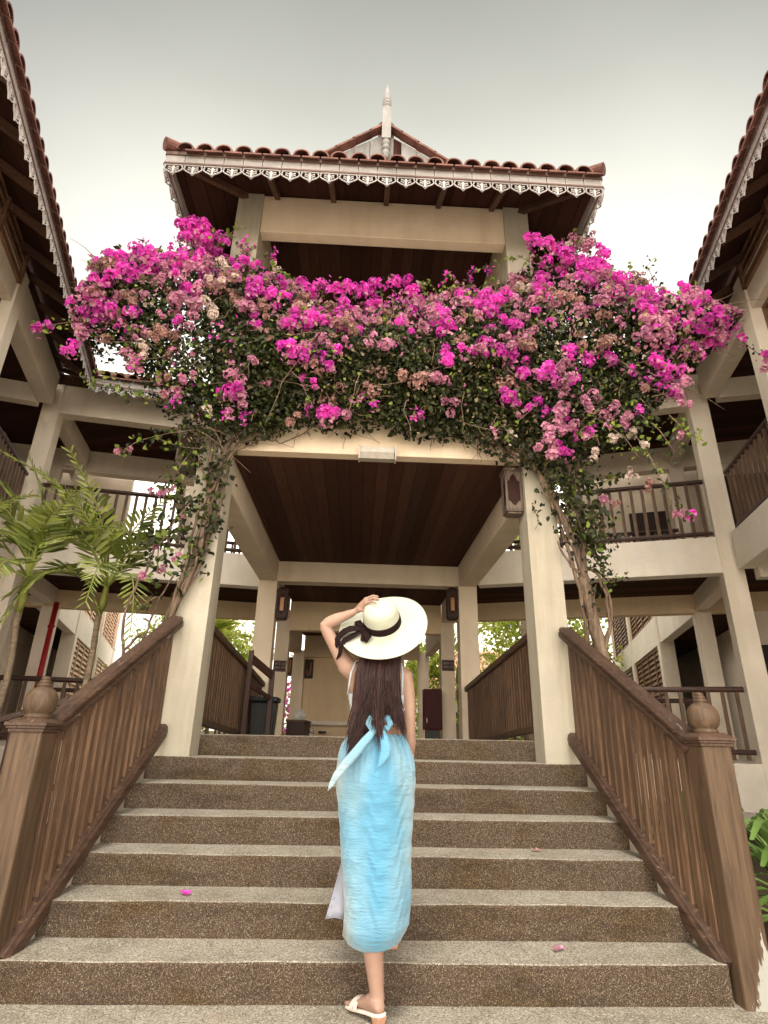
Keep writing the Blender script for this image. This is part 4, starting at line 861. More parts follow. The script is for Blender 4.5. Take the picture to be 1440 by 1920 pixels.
EXTRA = {-1: [(-3.42, 4.75, 4.92, .06, 'f'), (-3.36, 4.75, 4.97, .045, 'f'), (-3.05, 4.75, 4.72, .085, 'f'), (-2.05, 4.66, 6.28, .14, 'f'), (-1.96, 4.66, 6.20, .12, 'f'), (-2.15, 4.66, 6.18, .10, 'f'), (-1.85, 4.7, 6.12, .11, 'f'),
              (-1.47, 4.62, 4.62, .07, 'p'), (-1.42, 4.62, 4.45, .09, 'p'), (-1.36, 4.60, 4.30, .10, 'p'), (-1.38, 4.60, 4.20, .10, 'f'), (-1.34, 4.58, 4.12, .09, 'p'),
              (-.62, 4.55, 4.30, .035, 'f'), (-2.42, 4.78, 3.56, .05, 'p'), (-2.36, 4.78, 3.60, .04, 'p'), (-.80, 4.52, 4.62, .08, 'p'), (-.36, 4.55, 4.25, .05, 'o'), (-.95, 4.5, 4.98, .10, 'f'), (-.75, 4.50, 5.02, .09, 'f'),
              (-.30, 4.52, 4.96, .10, 'p'), (-1.92, 4.6, 4.62, .08, 'p'), (-1.80, 4.95, 3.02, .03, 'p'), (-1.98, 4.95, 2.75, .045, 'p'), (-1.90, 4.95, 2.55, .04, 'p'), (-2.02, 4.95, 2.50, .05, 'p'), (-1.78, 4.95, 2.66, .035, 'p'),
              (-2.02, 4.95, 3.28, .06, 'p'), (-1.93, 4.95, 3.33, .05, 'p'), (-.85, 4.95, 5.78, .10, 'f'), (-.75, 4.95, 5.70, .09, 'f'), (-.42, 4.75, 5.62, .10, 'f'), (-.2, 4.8, 5.66, .11, 'f'), (-.1, 4.8, 5.55, .09, 'f'), (-2.9, 4.7, 5.5, .07, 'f'), (-2.3, 4.6, 5.6, .08, 'f'), (-1.9, 4.55, 5.3, .10, 'f')],
         1: [(.18, 4.8, 5.80, .09, 'f'), (.26, 4.78, 5.66, .11, 'f'), (.92, 4.5, 4.78, .11, 'f'), (1.04, 4.5, 4.82, .10, 'f'), (.82, 4.5, 4.70, .07, 'f'), (1.25, 4.48, 4.62, .09, 'f'), (1.35, 4.48, 4.45, .09, 'f'), (1.22, 4.5, 4.22, .09, 'f'),
             (1.30, 4.5, 4.12, .08, 'f'), (1.62, 4.42, 4.45, .12, 'f'), (1.75, 4.45, 4.30, .10, 'p'), (1.70, 4.45, 4.05, .10, 'p'), (1.60, 4.45, 3.86, .08, 'p'), (1.52, 4.45, 3.74, .08, 'p'), (1.46, 4.45, 3.62, .075, 'p'), (1.78, 4.5, 3.95, .08, 'p'),
             (3.30, 4.7, 5.76, .10, 'f'), (3.42, 4.7, 5.62, .10, 'f'), (3.55, 4.7, 5.48, .09, 'f'), (3.68, 4.7, 5.32, .075, 'f'), (3.80, 4.72, 5.20, .06, 'f'), (4.02, 4.75, 5.02, .06, 'f'), (4.05, 4.75, 4.88, .09, 'p'), (4.16, 4.75, 4.86, .07, 'p'), (3.98, 4.75, 4.84, .05, 'p'),
             (2.20, 4.7, 6.40, .10, 'p'), (2.32, 4.75, 6.50, .07, 'p'), (2.42, 4.75, 6.36, .08, 'f'), (2.45, 4.75, 6.10, .09, 'p'), (1.95, 4.7, 6.35, .08, 'w'), (1.72, 4.65, 6.25, .13, 'f'), (1.9, 4.65, 6.15, .12, 'f'),
             (2.9, 4.62, 4.55, .08, 'p'), (2.95, 4.62, 4.42, .09, 'p'), (2.98, 4.62, 4.30, .07, 'p'), (2.80, 4.70, 3.16, .05, 'p'), (2.86, 4.70, 3.14, .04, 'f'), (2.40, 4.68, 4.10, .08, 'p'), (2.45, 4.68, 3.95, .06, 'w'), (2.25, 4.7, 3.92, .05, 'w'), (2.55, 4.7, 3.80, .06, 'w'),
             (2.42, 4.7, 3.52, .06, 'w'), (2.48, 4.7, 3.44, .06, 'o'), (2.10, 4.8, 3.30, .06, 'p'), (2.22, 4.8, 3.27, .045, 'o'), (2.0, 4.55, 3.66, .05, 'w'), (2.9, 4.66, 3.95, .05, 'p'), (1.92, 4.55, 3.85, .06, 'p')]}
TRAILS = {-1: [([(-1.66, 4.98, 3.9), (-1.80, 4.9, 3.93), (-2.0, 4.85, 3.86), (-2.25, 4.8, 3.74), (-2.4, 4.78, 3.60)], .006, 60, .06, .35, .035),
               ([(-1.6, 4.96, 3.75), (-1.9, 4.85, 3.72), (-2.1, 4.8, 3.78)], .006, 40, .055, .3, .05),
               ([(-1.75, 4.98, 3.85), (-1.88, 4.93, 3.55), (-1.93, 4.9, 3.25)], .008, 130, .06, .15, .07),
               ([(-1.52, 5.0, 3.75), (-1.58, 4.97, 3.3), (-1.55, 4.97, 3.0), (-1.62, 4.97, 2.75), (-1.65, 4.97, 2.55)], .008, 330, .06, .08, .075),
               ([(-1.75, 4.98, 3.2), (-1.85, 4.95, 3.0), (-1.95, 4.93, 2.75), (-1.92, 4.93, 2.5)], .008, 190, .06, .15, .085),
               ([(-1.62, 4.97, 2.6), (-1.75, 4.95, 2.45), (-1.70, 4.95, 2.3)], .006, 16, .06, .1, .04),
               ([(-1.9, 4.95, 2.3), (-2.0, 4.95, 2.22)], .005, 8, .06, .1, .04),
               ([(-2.99, 4.75, 5.1), (-3.15, 4.75, 5.02), (-3.3, 4.75, 4.98), (-3.45, 4.75, 4.93)], .006, 22, .05, .5, .03),
               ([(-1.95, 4.9, 4.3), (-2.1, 4.85, 4.2), (-2.35, 4.8, 4.22), (-2.6, 4.8, 4.35), (-2.9, 4.8, 4.40)], .006, 70, .055, .7, .05),
               ([(-1.75, 4.8, 6.2), (-1.7, 4.8, 6.38), (-1.62, 4.8, 6.46)], .005, 26, .05, 1, .03),
               ([(-1.3, 4.95, 6.0), (-1.1, 4.95, 6.0), (-.98, 4.95, 5.88), (-.92, 4.95, 5.72)], .006, 30, .06, .9, .02)],
          1: [([(2.3, 4.75, 4.3), (2.43, 4.7, 4.05), (2.57, 4.7, 3.77), (2.66, 4.7, 3.49), (2.74, 4.7, 3.22), (2.78, 4.7, 3.08)], .006, 60, .05, .45, .03),
              ([(2.0, 4.7, 4.2), (2.2, 4.68, 4.05), (2.35, 4.66, 3.9), (2.45, 4.66, 3.7)], .006, 90, .045, .65, .07),
              ([(2.5, 4.7, 4.25), (2.7, 4.66, 4.0), (2.8, 4.64, 3.75)], .006, 70, .055, .4, .06),
              ([(2.85, 4.7, 4.2), (3.0, 4.68, 3.98), (3.12, 4.66, 3.90)], .006, 36, .055, .95, .04),
              ([(1.85, 5.0, 3.6), (2.05, 4.9, 3.5), (2.25, 4.85, 3.55), (2.4, 4.85, 3.6)], .006, 60, .05, .3, .03),
              ([(1.62, 4.95, 3.75), (1.80, 4.93, 3.45), (1.90, 4.92, 3.2), (1.97, 4.95, 2.9)], .008, 460, .055, .05, .10),
              ([(1.85, 4.9, 3.7), (2.0, 4.88, 3.4), (2.08, 4.9, 3.1), (2.06, 4.92, 2.85)], .008, 330, .055, .07, .10),
              ([(1.98, 4.98, 2.95), (2.05, 4.95, 2.75), (2.12, 4.95, 2.62), (2.2, 4.95, 2.55)], .006, 120, .05, .2, .06),
              ([(1.5, 4.97, 3.3), (1.55, 4.96, 3.12), (1.5, 4.95, 3.05)], .004, 10, .06, 0, .03),
              ([(2.05, 5.02, 2.55), (2.0, 5.02, 2.35), (1.93, 5.02, 2.2)], .005, 26, .05, .1, .05),
              ([(3.0, 4.75, 5.95), (2.98, 4.8, 6.2), (3.05, 4.8, 6.3), (3.12, 4.8, 6.36)], .004, 14, .045, .4, .03),
              ([(2.3, 4.8, 6.4), (2.2, 4.8, 6.6), (2.25, 4.8, 6.72)], .005, 24, .045, .5, .04),
              ([(1.5, 4.8, 6.2), (1.38, 4.85, 6.28), (1.28, 4.9, 6.2)], .005, 22, .045, 1, .02),
              ([(3.8, 4.75, 5.2), (3.95, 4.75, 5.05), (4.1, 4.75, 4.92)], .005, 14, .05, .2, .03),
              ([(3.05, 4.75, 5.0), (3.25, 4.7, 4.9), (3.38, 4.7, 4.92)], .005, 16, .05, .7, .03)]}
STEMS = {-1: [([(-2.12, 5.15, -.02), (-2.0, 5.1, 1.0), (-1.86, 5.04, 1.9), (-1.72, 5.0, 2.35), (-1.60, 4.99, 2.8), (-1.54, 5.0, 3.3), (-1.48, 5.0, 3.8), (-1.2, 4.95, 4.2), (-.7, 4.9, 4.6)], .035, .016),
              ([(-2.0, 5.2, -.02), (-1.9, 5.08, 1.2), (-1.80, 5.0, 2.0), (-1.64, 4.98, 2.5), (-1.58, 4.97, 3.0), (-1.60, 4.98, 3.5), (-1.66, 4.98, 4.0), (-1.8, 4.95, 4.5), (-2.2, 4.9, 5.0)], .028, .014),
              ([(-2.08, 5.1, .0), (-1.93, 5.05, 1.5), (-1.76, 5.02, 2.15), (-1.66, 5.02, 2.6), (-1.50, 5.03, 3.05), (-1.46, 5.03, 3.5), (-1.36, 5.0, 3.9), (-1.0, 4.97, 4.02)], .022, .01),
              ([(-2.05, 5.2, .2), (-1.97, 5.1, 1.6), (-1.84, 5.04, 2.1), (-1.70, 5.0, 2.45), (-1.63, 4.98, 2.9), (-1.52, 4.99, 3.4), (-1.56, 4.99, 3.8), (-1.6, 4.97, 4.3)], .018, .01),
              ([(-1.80, 5.0, 2.1), (-1.69, 4.96, 2.6), (-1.66, 4.95, 3.0), (-1.55, 4.95, 3.35), (-1.42, 4.97, 3.7), (-1.3, 4.97, 3.95)], .016, .008),
              ([(-1.74, 5.0, 2.2), (-1.60, 5.0, 2.55), (-1.53, 5.02, 2.9), (-1.58, 5.0, 3.25), (-1.70, 4.97, 3.6), (-1.85, 4.93, 3.85)], .015, .008),
              ([(-1.6, 5.0, 3.2), (-1.55, 4.99, 3.5), (-1.44, 5.0, 3.72), (-1.15, 5.02, 3.93), (-.85, 5.02, 4.1)], .012, .006),
              ([(-1.42, 5.02, 3.86), (-1.1, 5.02, 3.92), (-.95, 5.02, 3.9), (-.8, 5.02, 3.98), (-.62, 5.02, 4.12)], .008, .005),
              ([(-2.2, 5.1, 1.2), (-2.16, 5.1, 1.8), (-2.19, 5.1, 2.0), (-2.2, 5.1, 2.25), (-2.08, 5.05, 2.55), (-1.98, 5.0, 2.8)], .014, .009),
              ([(-2.19, 5.12, 1.5), (-2.14, 5.1, 1.85), (-2.04, 5.08, 1.98), (-1.99, 5.05, 1.95), (-1.96, 5.05, 2.08), (-2.02, 5.05, 2.12)], .013, .008),
              ([(-2.02, 5.15, 1.4), (-2.02, 5.12, 1.8), (-1.98, 5.1, 2.05), (-1.90, 5.05, 2.3), (-1.80, 5.0, 2.5)], .012, .007)],
         1: [([(2.16, 5.25, -.02), (2.12, 5.18, .9), (2.08, 5.1, 1.7), (2.03, 5.06, 2.05), (1.97, 5.03, 2.4), (1.94, 5.02, 2.62)], .062, .05),
             ([(1.94, 5.02, 2.60), (1.90, 5.0, 2.85), (1.80, 4.99, 3.15), (1.70, 4.98, 3.4), (1.58, 4.97, 3.65), (1.42, 4.96, 3.86), (1.18, 4.94, 3.92), (.8, 4.92, 4.2)], .038, .015),
             ([(1.95, 5.02, 2.55), (1.97, 5.0, 2.9), (1.94, 4.98, 3.3), (1.88, 4.96, 3.8), (2.0, 4.9, 4.4), (2.4, 4.85, 5.0)], .032, .015),
             ([(1.93, 5.06, 1.6), (1.93, 5.05, 2.0), (1.90, 5.03, 2.4), (1.84, 5.0, 2.75), (1.76, 4.99, 3.1), (1.64, 4.97, 3.45), (1.5, 4.97, 3.75)], .022, .012),
             ([(2.0, 5.0, 2.45), (1.90, 4.97, 2.7), (1.72, 4.96, 3.3), (1.62, 4.96, 3.6), (1.72, 4.9, 4.1)], .018, .01),
             ([(2.06, 5.04, 1.9), (2.14, 5.02, 2.2), (2.12, 5.0, 2.4), (2.07, 4.98, 2.62), (1.98, 4.98, 2.68), (1.88, 4.98, 2.66), (1.78, 4.99, 2.78), (1.72, 5.0, 2.95)], .016, .008),
             ([(2.1, 5.05, 2.05), (2.16, 5.0, 2.3), (2.12, 5.0, 2.6), (2.13, 4.98, 2.7)], .014, .008),
             ([(1.98, 5.03, 2.9), (1.99, 5.0, 3.3), (1.97, 4.98, 3.7), (2.2, 4.95, 4.3)], .018, .01),
             ([(1.86, 5.0, 3.0), (1.70, 4.97, 3.45), (1.50, 4.97, 3.78), (1.36, 4.97, 3.82), (1.0, 4.95, 4.1)], .016, .008),
             ([(2.2, 5.2, .2), (2.22, 5.15, 1.2), (2.17, 5.1, 1.6), (2.2, 5.1, 1.72), (2.14, 5.1, 1.9)], .014, .008)]}
plant(-1); plant(1)

# ------------------------------------------------------------------ palms
def frond(name, base, tip, sag, width, nl, m_, parent, twist=0, wl_=.035):
    """a pinnate frond: rachis arches from base to tip, paired leaflets"""
    base = np.array(base, float); tip = np.array(tip, float); d = tip-base; L = np.linalg.norm(d); side = np.cross(d/L, [0, 0, 1]); sl_ = np.linalg.norm(side)
    side = side/sl_ if sl_ > .05 else np.array([1., 0, 0]); upn = np.cross(side, d/L)
    n = 14; tt = np.linspace(0, 1, n); rach = base+d*tt[:, None]+upn*(np.sin(tt*math.pi)*sag*L)[:, None]
    mb = MB(); mb.tube([tuple(p) for p in rach], [.011*(1-.8*t_)+.002 for t_ in tt], 5); fr = None
    vv, ff = [], []
    for i in range(nl):
        t_ = .22+.78*(i+.5)/nl; p = np.array([np.interp(t_, tt, rach[:, j]) for j in range(3)]); q = np.array([np.interp(min(1, t_+.04), tt, rach[:, j]) for j in range(3)])
        fd = (q-p); fd = fd/(np.linalg.norm(fd)+1e-9) if t_ < .96 else (rach[-1]-rach[-2])/np.linalg.norm(rach[-1]-rach[-2])
        ll = width*math.sin(min(1, .25+t_*.95)*math.pi*.86+.25)**.7*rng.uniform(.85, 1.1) if t_ < .97 else width*.4; ll = max(ll, width*.32)
        for s in (-1, 1):
            dr = side*s*math.cos(.38+t_*.60)+fd*math.sin(.38+t_*.60)+upn*(.16+rng.uniform(-.08, .08))+rng.normal(size=3)*.04; dr /= np.linalg.norm(dr)
            wv = np.cross(dr, upn+side*s*.3); wv /= np.linalg.norm(wv); w2 = wl_*ll/width*rng.uniform(.85, 1.15)+.006
            g_ = np.array([0, 0, -1.]); a = p; b_ = p+dr*ll*.35+g_*ll*.02; c = p+dr*ll*.7+g_*ll*.07; e = p+dr*ll*.98+g_*ll*.18
            k = len(vv); nn = np.cross(dr, wv)*.25
            vv += [a, b_-wv*w2*.5+nn*w2, b_, b_+wv*w2*.5+nn*w2, c-wv*w2*.42+nn*w2, c, c+wv*w2*.42+nn*w2, e]
            ff += [(k, k+1, k+2), (k, k+2, k+3), (k+1, k+4, k+5, k+2), (k+2, k+5, k+6, k+3), (k+4, k+7, k+5), (k+5, k+7, k+6)]
    mb.add([tuple(p) for p in vv], ff); mb.m = mb.m
    return mb.build(name, m_, parent, recalc=False)
def palm(label, base, crown, shaft, tips, cat='palm tree', group=None, width=.42, nl=22, m_='frond', r_=.035, wl_=.036, trunk='palmtrunk', ext=1):
    root = empty('palm_tree', base, label, cat, group); b_ = Vector(base); c = Vector(crown); sft = b_.lerp(c, shaft)
    mb = MB(); n = 26; pts = [b_.lerp(sft, i/n)+Vector((.02*math.sin(i*.4), 0, 0)) for i in range(n+1)]
    mb.tube(pts, [r_*(1.1-.25*i/n)*(1.06 if i % 2 else .97) for i in range(n+1)], 10); mb.build('trunk', M[trunk], root, smooth=True)
    mb = MB(); mb.tube([pts[-1], sft.lerp(c, .25), sft.lerp(c, .6), c], [r_*.85, r_*1.25, r_*.95, r_*.4], 10); mb.build('crownshaft', M['crownshaft'], root, smooth=True)
    for tp, sag in tips:
        p0 = sft.lerp(c, .75); tp = tuple(p0+(Vector(tp)-p0)*ext)
        frond('frond', p0, tp, sag, width, nl, M[m_], root, wl_=wl_)
PG = 'slender palms in the left planting bed'
palm('slender palm nearest the steps on the left with green crownshaft and spreading feathery fronds', (-2.80, 5.8, 0), (-2.72, 5.8, 2.66), .86,
     [((-3.62, 5.2, 3.62), .16), ((-1.98, 5.5, 3.05), .20), ((-2.15, 5.4, 3.32), .16), ((-3.55, 5.3, 3.15), .20), ((-3.3, 6.3, 3.30), .2), ((-2.20, 5.2, 2.02), .34), ((-2.5, 5.0, 2.25), .3), ((-3.40, 5.5, 2.40), .28), ((-3.1, 5.0, 3.35), .15), ((-2.95, 5.0, 2.7), .3), ((-3.45, 5.8, 3.5), .15), ((-2.25, 5.9, 2.75), .3), ((-2.9, 5.0, 3.55), .12), ((-3.2, 5.2, 2.15), .3)], group=PG, width=.30, nl=18, r_=.032, wl_=.042, ext=1.12)
palm('slender palm beside the court on the far left with a fan of pale green fronds', (-3.28, 5.5, 0), (-3.36, 5.5, 2.68), .83,
     [((-4.1, 5.3, 3.62), .16), ((-3.55, 5.4, 3.66), .10), ((-2.70, 5.4, 3.02), .25), ((-2.95, 5.2, 3.28), .2), ((-4.1, 5.3, 2.85), .2), ((-3.85, 4.9, 3.25), .2), ((-3.95, 5.9, 3.1), .25), ((-2.80, 5.7, 2.35), .32), ((-3.9, 5.1, 2.25), .3), ((-3.3, 4.9, 2.3), .3), ((-3.0, 5.0, 3.0), .25), ((-3.7, 5.5, 2.9), .25), ((-3.05, 5.6, 3.4), .15)], group=PG, width=.33, nl=18, r_=.030, wl_=.044, ext=1.12)
palm('slender palm half out of frame at the left edge with drooping fronds', (-3.80, 5.0, 0), (-3.86, 5.0, 2.55), .8,
     [((-3.30, 5.0, 3.15), .2), ((-3.25, 4.8, 2.75), .25), ((-4.3, 5.0, 3.1), .2), ((-3.55, 4.7, 3.45), .12), ((-4.1, 5.4, 3.4), .2), ((-3.35, 4.7, 2.2), .3)], group=PG, width=.33, nl=18, r_=.034, wl_=.044, ext=1.12)

# strap-leaved plants in the beds
def strap_plant(label, x, y, z, n, h, sp, name='lily_plant'):
    root = empty(name, (x, y, z), label, 'plant', 'strap-leaved plants beside the steps')
    mb = MB()
    for i in range(n):
        a = rng.uniform(0, 6.28); L = h*rng.uniform(.7, 1.2); w_ = rng.uniform(.025, .04); dx, dy = math.cos(a), math.sin(a); pts = []
        for j in range(8):
            t_ = j/7; r_ = sp*t_**1.4*rng.uniform(.95, 1.05); pts.append((x+dx*r_*1.0, y+dy*r_, z+L*(math.sin(t_*2.1))*.9))
        vv = []
        for j, p in enumerate(pts):
            ww = w_*math.sin((j+.8)/8.3*math.pi)**.6; vv += [(p[0]-dy*ww, p[1]+dx*ww, p[2]+ww*.3), p, (p[0]+dy*ww, p[1]-dx*ww, p[2]+ww*.3)]
        mb.add(vv, [(3*j+q, 3*j+q+1, 3*j+q+4, 3*j+q+3) for j in range(7) for q in (0, 1)])
    mb.build('leaves', M['strap'], root, smooth=True, recalc=False)
strap_plant('arching green strap-leaved plant at the right frame edge beside the newel post', 2.95, 4.4, 0, 34, .70, .62)
strap_plant('green strap-leaved plant behind the right stair railing', 2.35, 4.6, 0, 26, .85, .42)
strap_plant('green strap-leaved plant low beside the right newel post', 2.60, 3.75, 0, 22, .42, .5)

# ------------------------------------------------------------------ background greenery and house beyond the corridor
BG = 'sunlit palms beyond the corridor'
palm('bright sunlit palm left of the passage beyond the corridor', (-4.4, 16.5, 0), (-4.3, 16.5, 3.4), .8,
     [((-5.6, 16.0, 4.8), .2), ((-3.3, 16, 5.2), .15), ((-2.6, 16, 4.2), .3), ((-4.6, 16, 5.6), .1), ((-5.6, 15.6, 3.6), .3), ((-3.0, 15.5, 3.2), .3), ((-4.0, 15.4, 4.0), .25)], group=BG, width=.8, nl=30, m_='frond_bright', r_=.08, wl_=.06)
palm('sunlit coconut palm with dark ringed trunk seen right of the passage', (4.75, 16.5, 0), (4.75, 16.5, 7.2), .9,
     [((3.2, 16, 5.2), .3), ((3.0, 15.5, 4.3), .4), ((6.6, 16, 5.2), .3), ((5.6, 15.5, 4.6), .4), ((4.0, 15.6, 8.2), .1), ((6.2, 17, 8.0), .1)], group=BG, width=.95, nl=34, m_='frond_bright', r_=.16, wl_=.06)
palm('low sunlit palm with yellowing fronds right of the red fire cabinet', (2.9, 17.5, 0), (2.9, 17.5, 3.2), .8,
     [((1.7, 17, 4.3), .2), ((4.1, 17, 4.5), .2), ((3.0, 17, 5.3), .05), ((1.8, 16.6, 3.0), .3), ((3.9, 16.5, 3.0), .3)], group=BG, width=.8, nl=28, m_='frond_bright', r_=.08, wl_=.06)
def bush(label, c, r_, n, m_, size=.12, name='garden_tree', h0=0):
    root = empty(name, (c[0], c[1], 0), label, 'tree' if name.endswith('tree') else 'shrub'); mb = MB()
    mb.tube([(c[0], c[1], 0), (c[0]+.1, c[1], c[2]*.5), (c[0], c[1], c[2])], [.12, .09, .04], 8)
    for i in range(6):
        d = rdir(1)[0]*np.array(r_)*.7; mb.tube([(c[0], c[1], c[2]*.6), (c[0]+d[0]*.5, c[1]+d[1]*.5, c[2]*.8+d[2]*.5), (c[0]+d[0], c[1]+d[1], c[2]+d[2])], [.05, .035, .015], 6)
    mb.build('trunk', M['palmtrunk'], root, smooth=True); cl = Cloud(); nb = 26; cen = rdir(nb)*rng.uniform(.35, 1, nb)[:, None]**.5*np.array(r_)+np.array(c)
    i = rng.integers(0, nb, n); P = cen[i]+rng.normal(size=(n, 3))*np.array(r_)*.17; leaves(cl, P, rdir(n), size); cl.build('crown', M[m_], root)
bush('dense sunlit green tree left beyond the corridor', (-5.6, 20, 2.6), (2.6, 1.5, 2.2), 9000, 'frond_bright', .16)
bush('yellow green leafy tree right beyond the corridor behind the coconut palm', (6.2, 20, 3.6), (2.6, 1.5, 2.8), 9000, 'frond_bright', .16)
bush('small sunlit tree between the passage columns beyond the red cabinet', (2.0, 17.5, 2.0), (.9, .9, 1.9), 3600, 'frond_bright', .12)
root = empty('flowering_shrub', (-2.3, 15.5, 0), 'pink flowering shrub seen between the passage columns on the left', 'shrub'); mb = MB(); mb.tube([(-2.3, 15.5, 0), (-2.3, 15.5, 1.4)], [.05, .03], 7); mb.build('stem', M['palmtrunk'], root)
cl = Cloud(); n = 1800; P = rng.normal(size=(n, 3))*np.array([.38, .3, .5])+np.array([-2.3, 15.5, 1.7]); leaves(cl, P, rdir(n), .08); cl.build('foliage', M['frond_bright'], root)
cl = Cloud(); n = 700; P = rng.normal(size=(n, 3))*np.array([.38, .3, .55])+np.array([-2.3, 15.3, 1.75]); floret(cl, P, rdir(n), .07); cl.build('blossoms', M['bract'], root)
# far house with a red tiled roof
hs = empty('far_house', (4.6, 24, 0), 'low pale house with a sun bleached red tiled roof seen right of the passage', 'house')
mb = MB(); mb.box(2.6, 9.5, 24.6, 29, 0, 2.9); mb.build('wall', M['plaster_white'], hs)
mb = MB(); mb.add([(2.2, 24, 2.9), (9.9, 24, 2.9), (9.9, 30, 2.9), (2.2, 30, 2.9), (4.4, 27, 4.9), (7.7, 27, 4.9)], [(0, 1, 5, 4), (1, 2, 5), (2, 3, 4, 5), (3, 0, 4), (3, 2, 1, 0)]); hr = mb.build('roof', M['terra_pale'], hs)
tiles((0, 24), (1, 0), (0, -1), 2.2, 9.9, 2.92, .66, lambda a: max(.2, min(2.9, (a-2.1)*1.3, (10-a)*1.3)), hr, sp=.26, material='terra_pale')
mb = MB(); mb.box(3.4, 4.4, 24.55, 24.6, .9, 2.1); mb.build('window', M['darkglass'], hs); mb = MB(); mb.box(5.4, 6.3, 24.55, 24.6, 0, 2.1); mb.build('door', M['doorwood'], hs)

# ------------------------------------------------------------------ lanterns, lamp, signs, small objects
def lantern(label, cx, cy, z0, h=.50, w_=.20, amber=False):
    root = empty('lantern', (cx, cy, z0), label, 'lantern', 'wooden lanterns on the pavilion columns'); k = w_/2; mm = 'lanternwood' if not amber else 'darkwood'
    mb = MB(); mb.box(cx-k, cx+k, cy-k, cy+k, z0, z0+.03); mb.box(cx-k*.8, cx+k*.8, cy-k*.8, cy+k*.8, z0-.02, z0); mb.build('base', M[mm], root, bevel=.004)
    mb = MB(); mb.box(cx-k-.01, cx+k+.01, cy-k-.01, cy+k+.01, z0+h-.035, z0+h); mb.hexa([(cx-k, cy-k, z0+h), (cx+k, cy-k, z0+h), (cx+k, cy+k, z0+h), (cx-k, cy+k, z0+h), (cx-k*.4, cy-k*.4, z0+h+.05), (cx+k*.4, cy-k*.4, z0+h+.05), (cx+k*.4, cy+k*.4, z0+h+.05), (cx-k*.4, cy+k*.4, z0+h+.05)]); mb.build('lid', M[mm], root, bevel=.003)
    for (sx, sy) in ((-1, -1), (1, -1), (1, 1), (-1, 1)):
        mb = MB(); mb.box(cx+sx*k-(.022 if sx > 0 else 0), cx+sx*k+(.022 if sx < 0 else 0), cy+sy*k-(.022 if sy > 0 else 0), cy+sy*k+(.022 if sy < 0 else 0), z0+.03, z0+h-.035); mb.build('post', M[mm], root)
    # ogee headed fret panels
    for (P, u, n) in (((cx, cy-k), (1, 0), (0, 1)), ((cx-k, cy), (0, 1), (1, 0)), ((cx+k, cy), (0, 1), (-1, 0)), ((cx, cy+k), (1, 0), (0, -1))):
        mb = MB(P, u, n)
        for s in (-1, 1):
            e = k-.02; zt_ = z0+h-.035; zb_ = z0+.03
            mb.prism([(s*e, zt_), (0, zt_), (0, zt_-.03), (s*e*.35, zt_-.05), (s*e*.6, zt_-.095), (s*e, zt_-.11)], 'y', .006, .014)
            mb.prism([(s*e, zb_), (0, zb_), (0, zb_+.03), (s*e*.35, zb_+.05), (s*e*.6, zb_+.075), (s*e, zb_+.09)], 'y', .006, .014)
        mb.build('fret_panel', M[mm], root)
    mb = MB(); mb.box(cx-k+.018, cx+k-.018, cy-k+.018, cy+k-.018, z0+.03, z0+h-.035); mb.build('glass', M['darkglass'], root)
    if amber: mb = MB(); mb.box(cx-k*.35, cx+k*.35, cy-k+.012, cy-k+.017, z0+.12, z0+h-.13); mb.build('glow_panel', M['amber'], root)
lantern('weathered wooden lantern with ogee openings on the right gate column', 1.378, 5.22, 3.30, .47, .17)
lantern('dark lantern half hidden by vines left of the left gate column', -1.885, 5.16, 3.62, .44, .20)
lantern('dark lantern on the rear left passage column', -1.375, 9.1, 2.90, .46, .17, True)
lantern('dark lantern on the rear right passage column', 1.375, 9.1, 2.98, .46, .17, True)
lm = empty('batten_lamp', (0, 5.04, 3.75), 'unlit white strip light fitting under the middle of the gate beam', 'lamp')
mb = MB(); mb.box(-.185, .17, 5.03, 5.085, 3.835, 3.895); mb.build('housing', M['white'], lm, bevel=.004)
mb = MB(); mb.prism([(5.02, 3.833), (5.09, 3.833), (5.12, 3.79), (5.11, 3.765), (5.03, 3.765), (5.012, 3.80)], 'x', -.178, .163); mb.build('diffuser', m_plain('dusty diffuser', (.36, .32, .28), .4, .5), lm)
for x in (-.192, .170):
    mb = MB(); mb.prism([(5.012, 3.90), (5.09, 3.90), (5.125, 3.79), (5.115, 3.758), (5.02, 3.758), (5.002, 3.80)], 'x', x, x+.014); mb.build('end_cap', M['white'], lm)
def text(s, x, y, z, size, parent, m_):
    cu = bpy.data.curves.new('lettering', 'FONT'); cu.body = s; cu.size = size; cu.extrude = .001; cu.align_x = 'CENTER'; cu.align_y = 'CENTER'
    o = bpy.data.objects.new('tmp', cu); C.objects.link(o); dg = bpy.context.evaluated_depsgraph_get(); dg.update()
    me = bpy.data.meshes.new_from_object(o.evaluated_get(dg)); bpy.data.objects.remove(o)
    me.transform(Matrix.Rotation(R(90), 4, 'X')); me.materials.append(m_); return link('lettering', me, parent, (x, y, z))
def arrow(mb, x, y, z, s, d):
    if d == 'up': mb.prism([(x-.004*s, z-.02*s), (x+.004*s, z-.02*s), (x+.004*s, z+.006*s), (x+.013*s, z+.006*s), (x, z+.024*s), (x-.013*s, z+.006*s), (x-.004*s, z+.006*s)], 'y', y-.001, y)
    else:
        q = -1 if d == 'left' else 1; mb.prism([(x-q*.022*s, z-.004*s), (x+q*.004*s, z-.004*s), (x+q*.004*s, z-.012*s), (x+q*.024*s, z), (x+q*.004*s, z+.012*s), (x+q*.004*s, z+.004*s), (x-q*.022*s, z+.004*s)], 'y', y-.001, y)
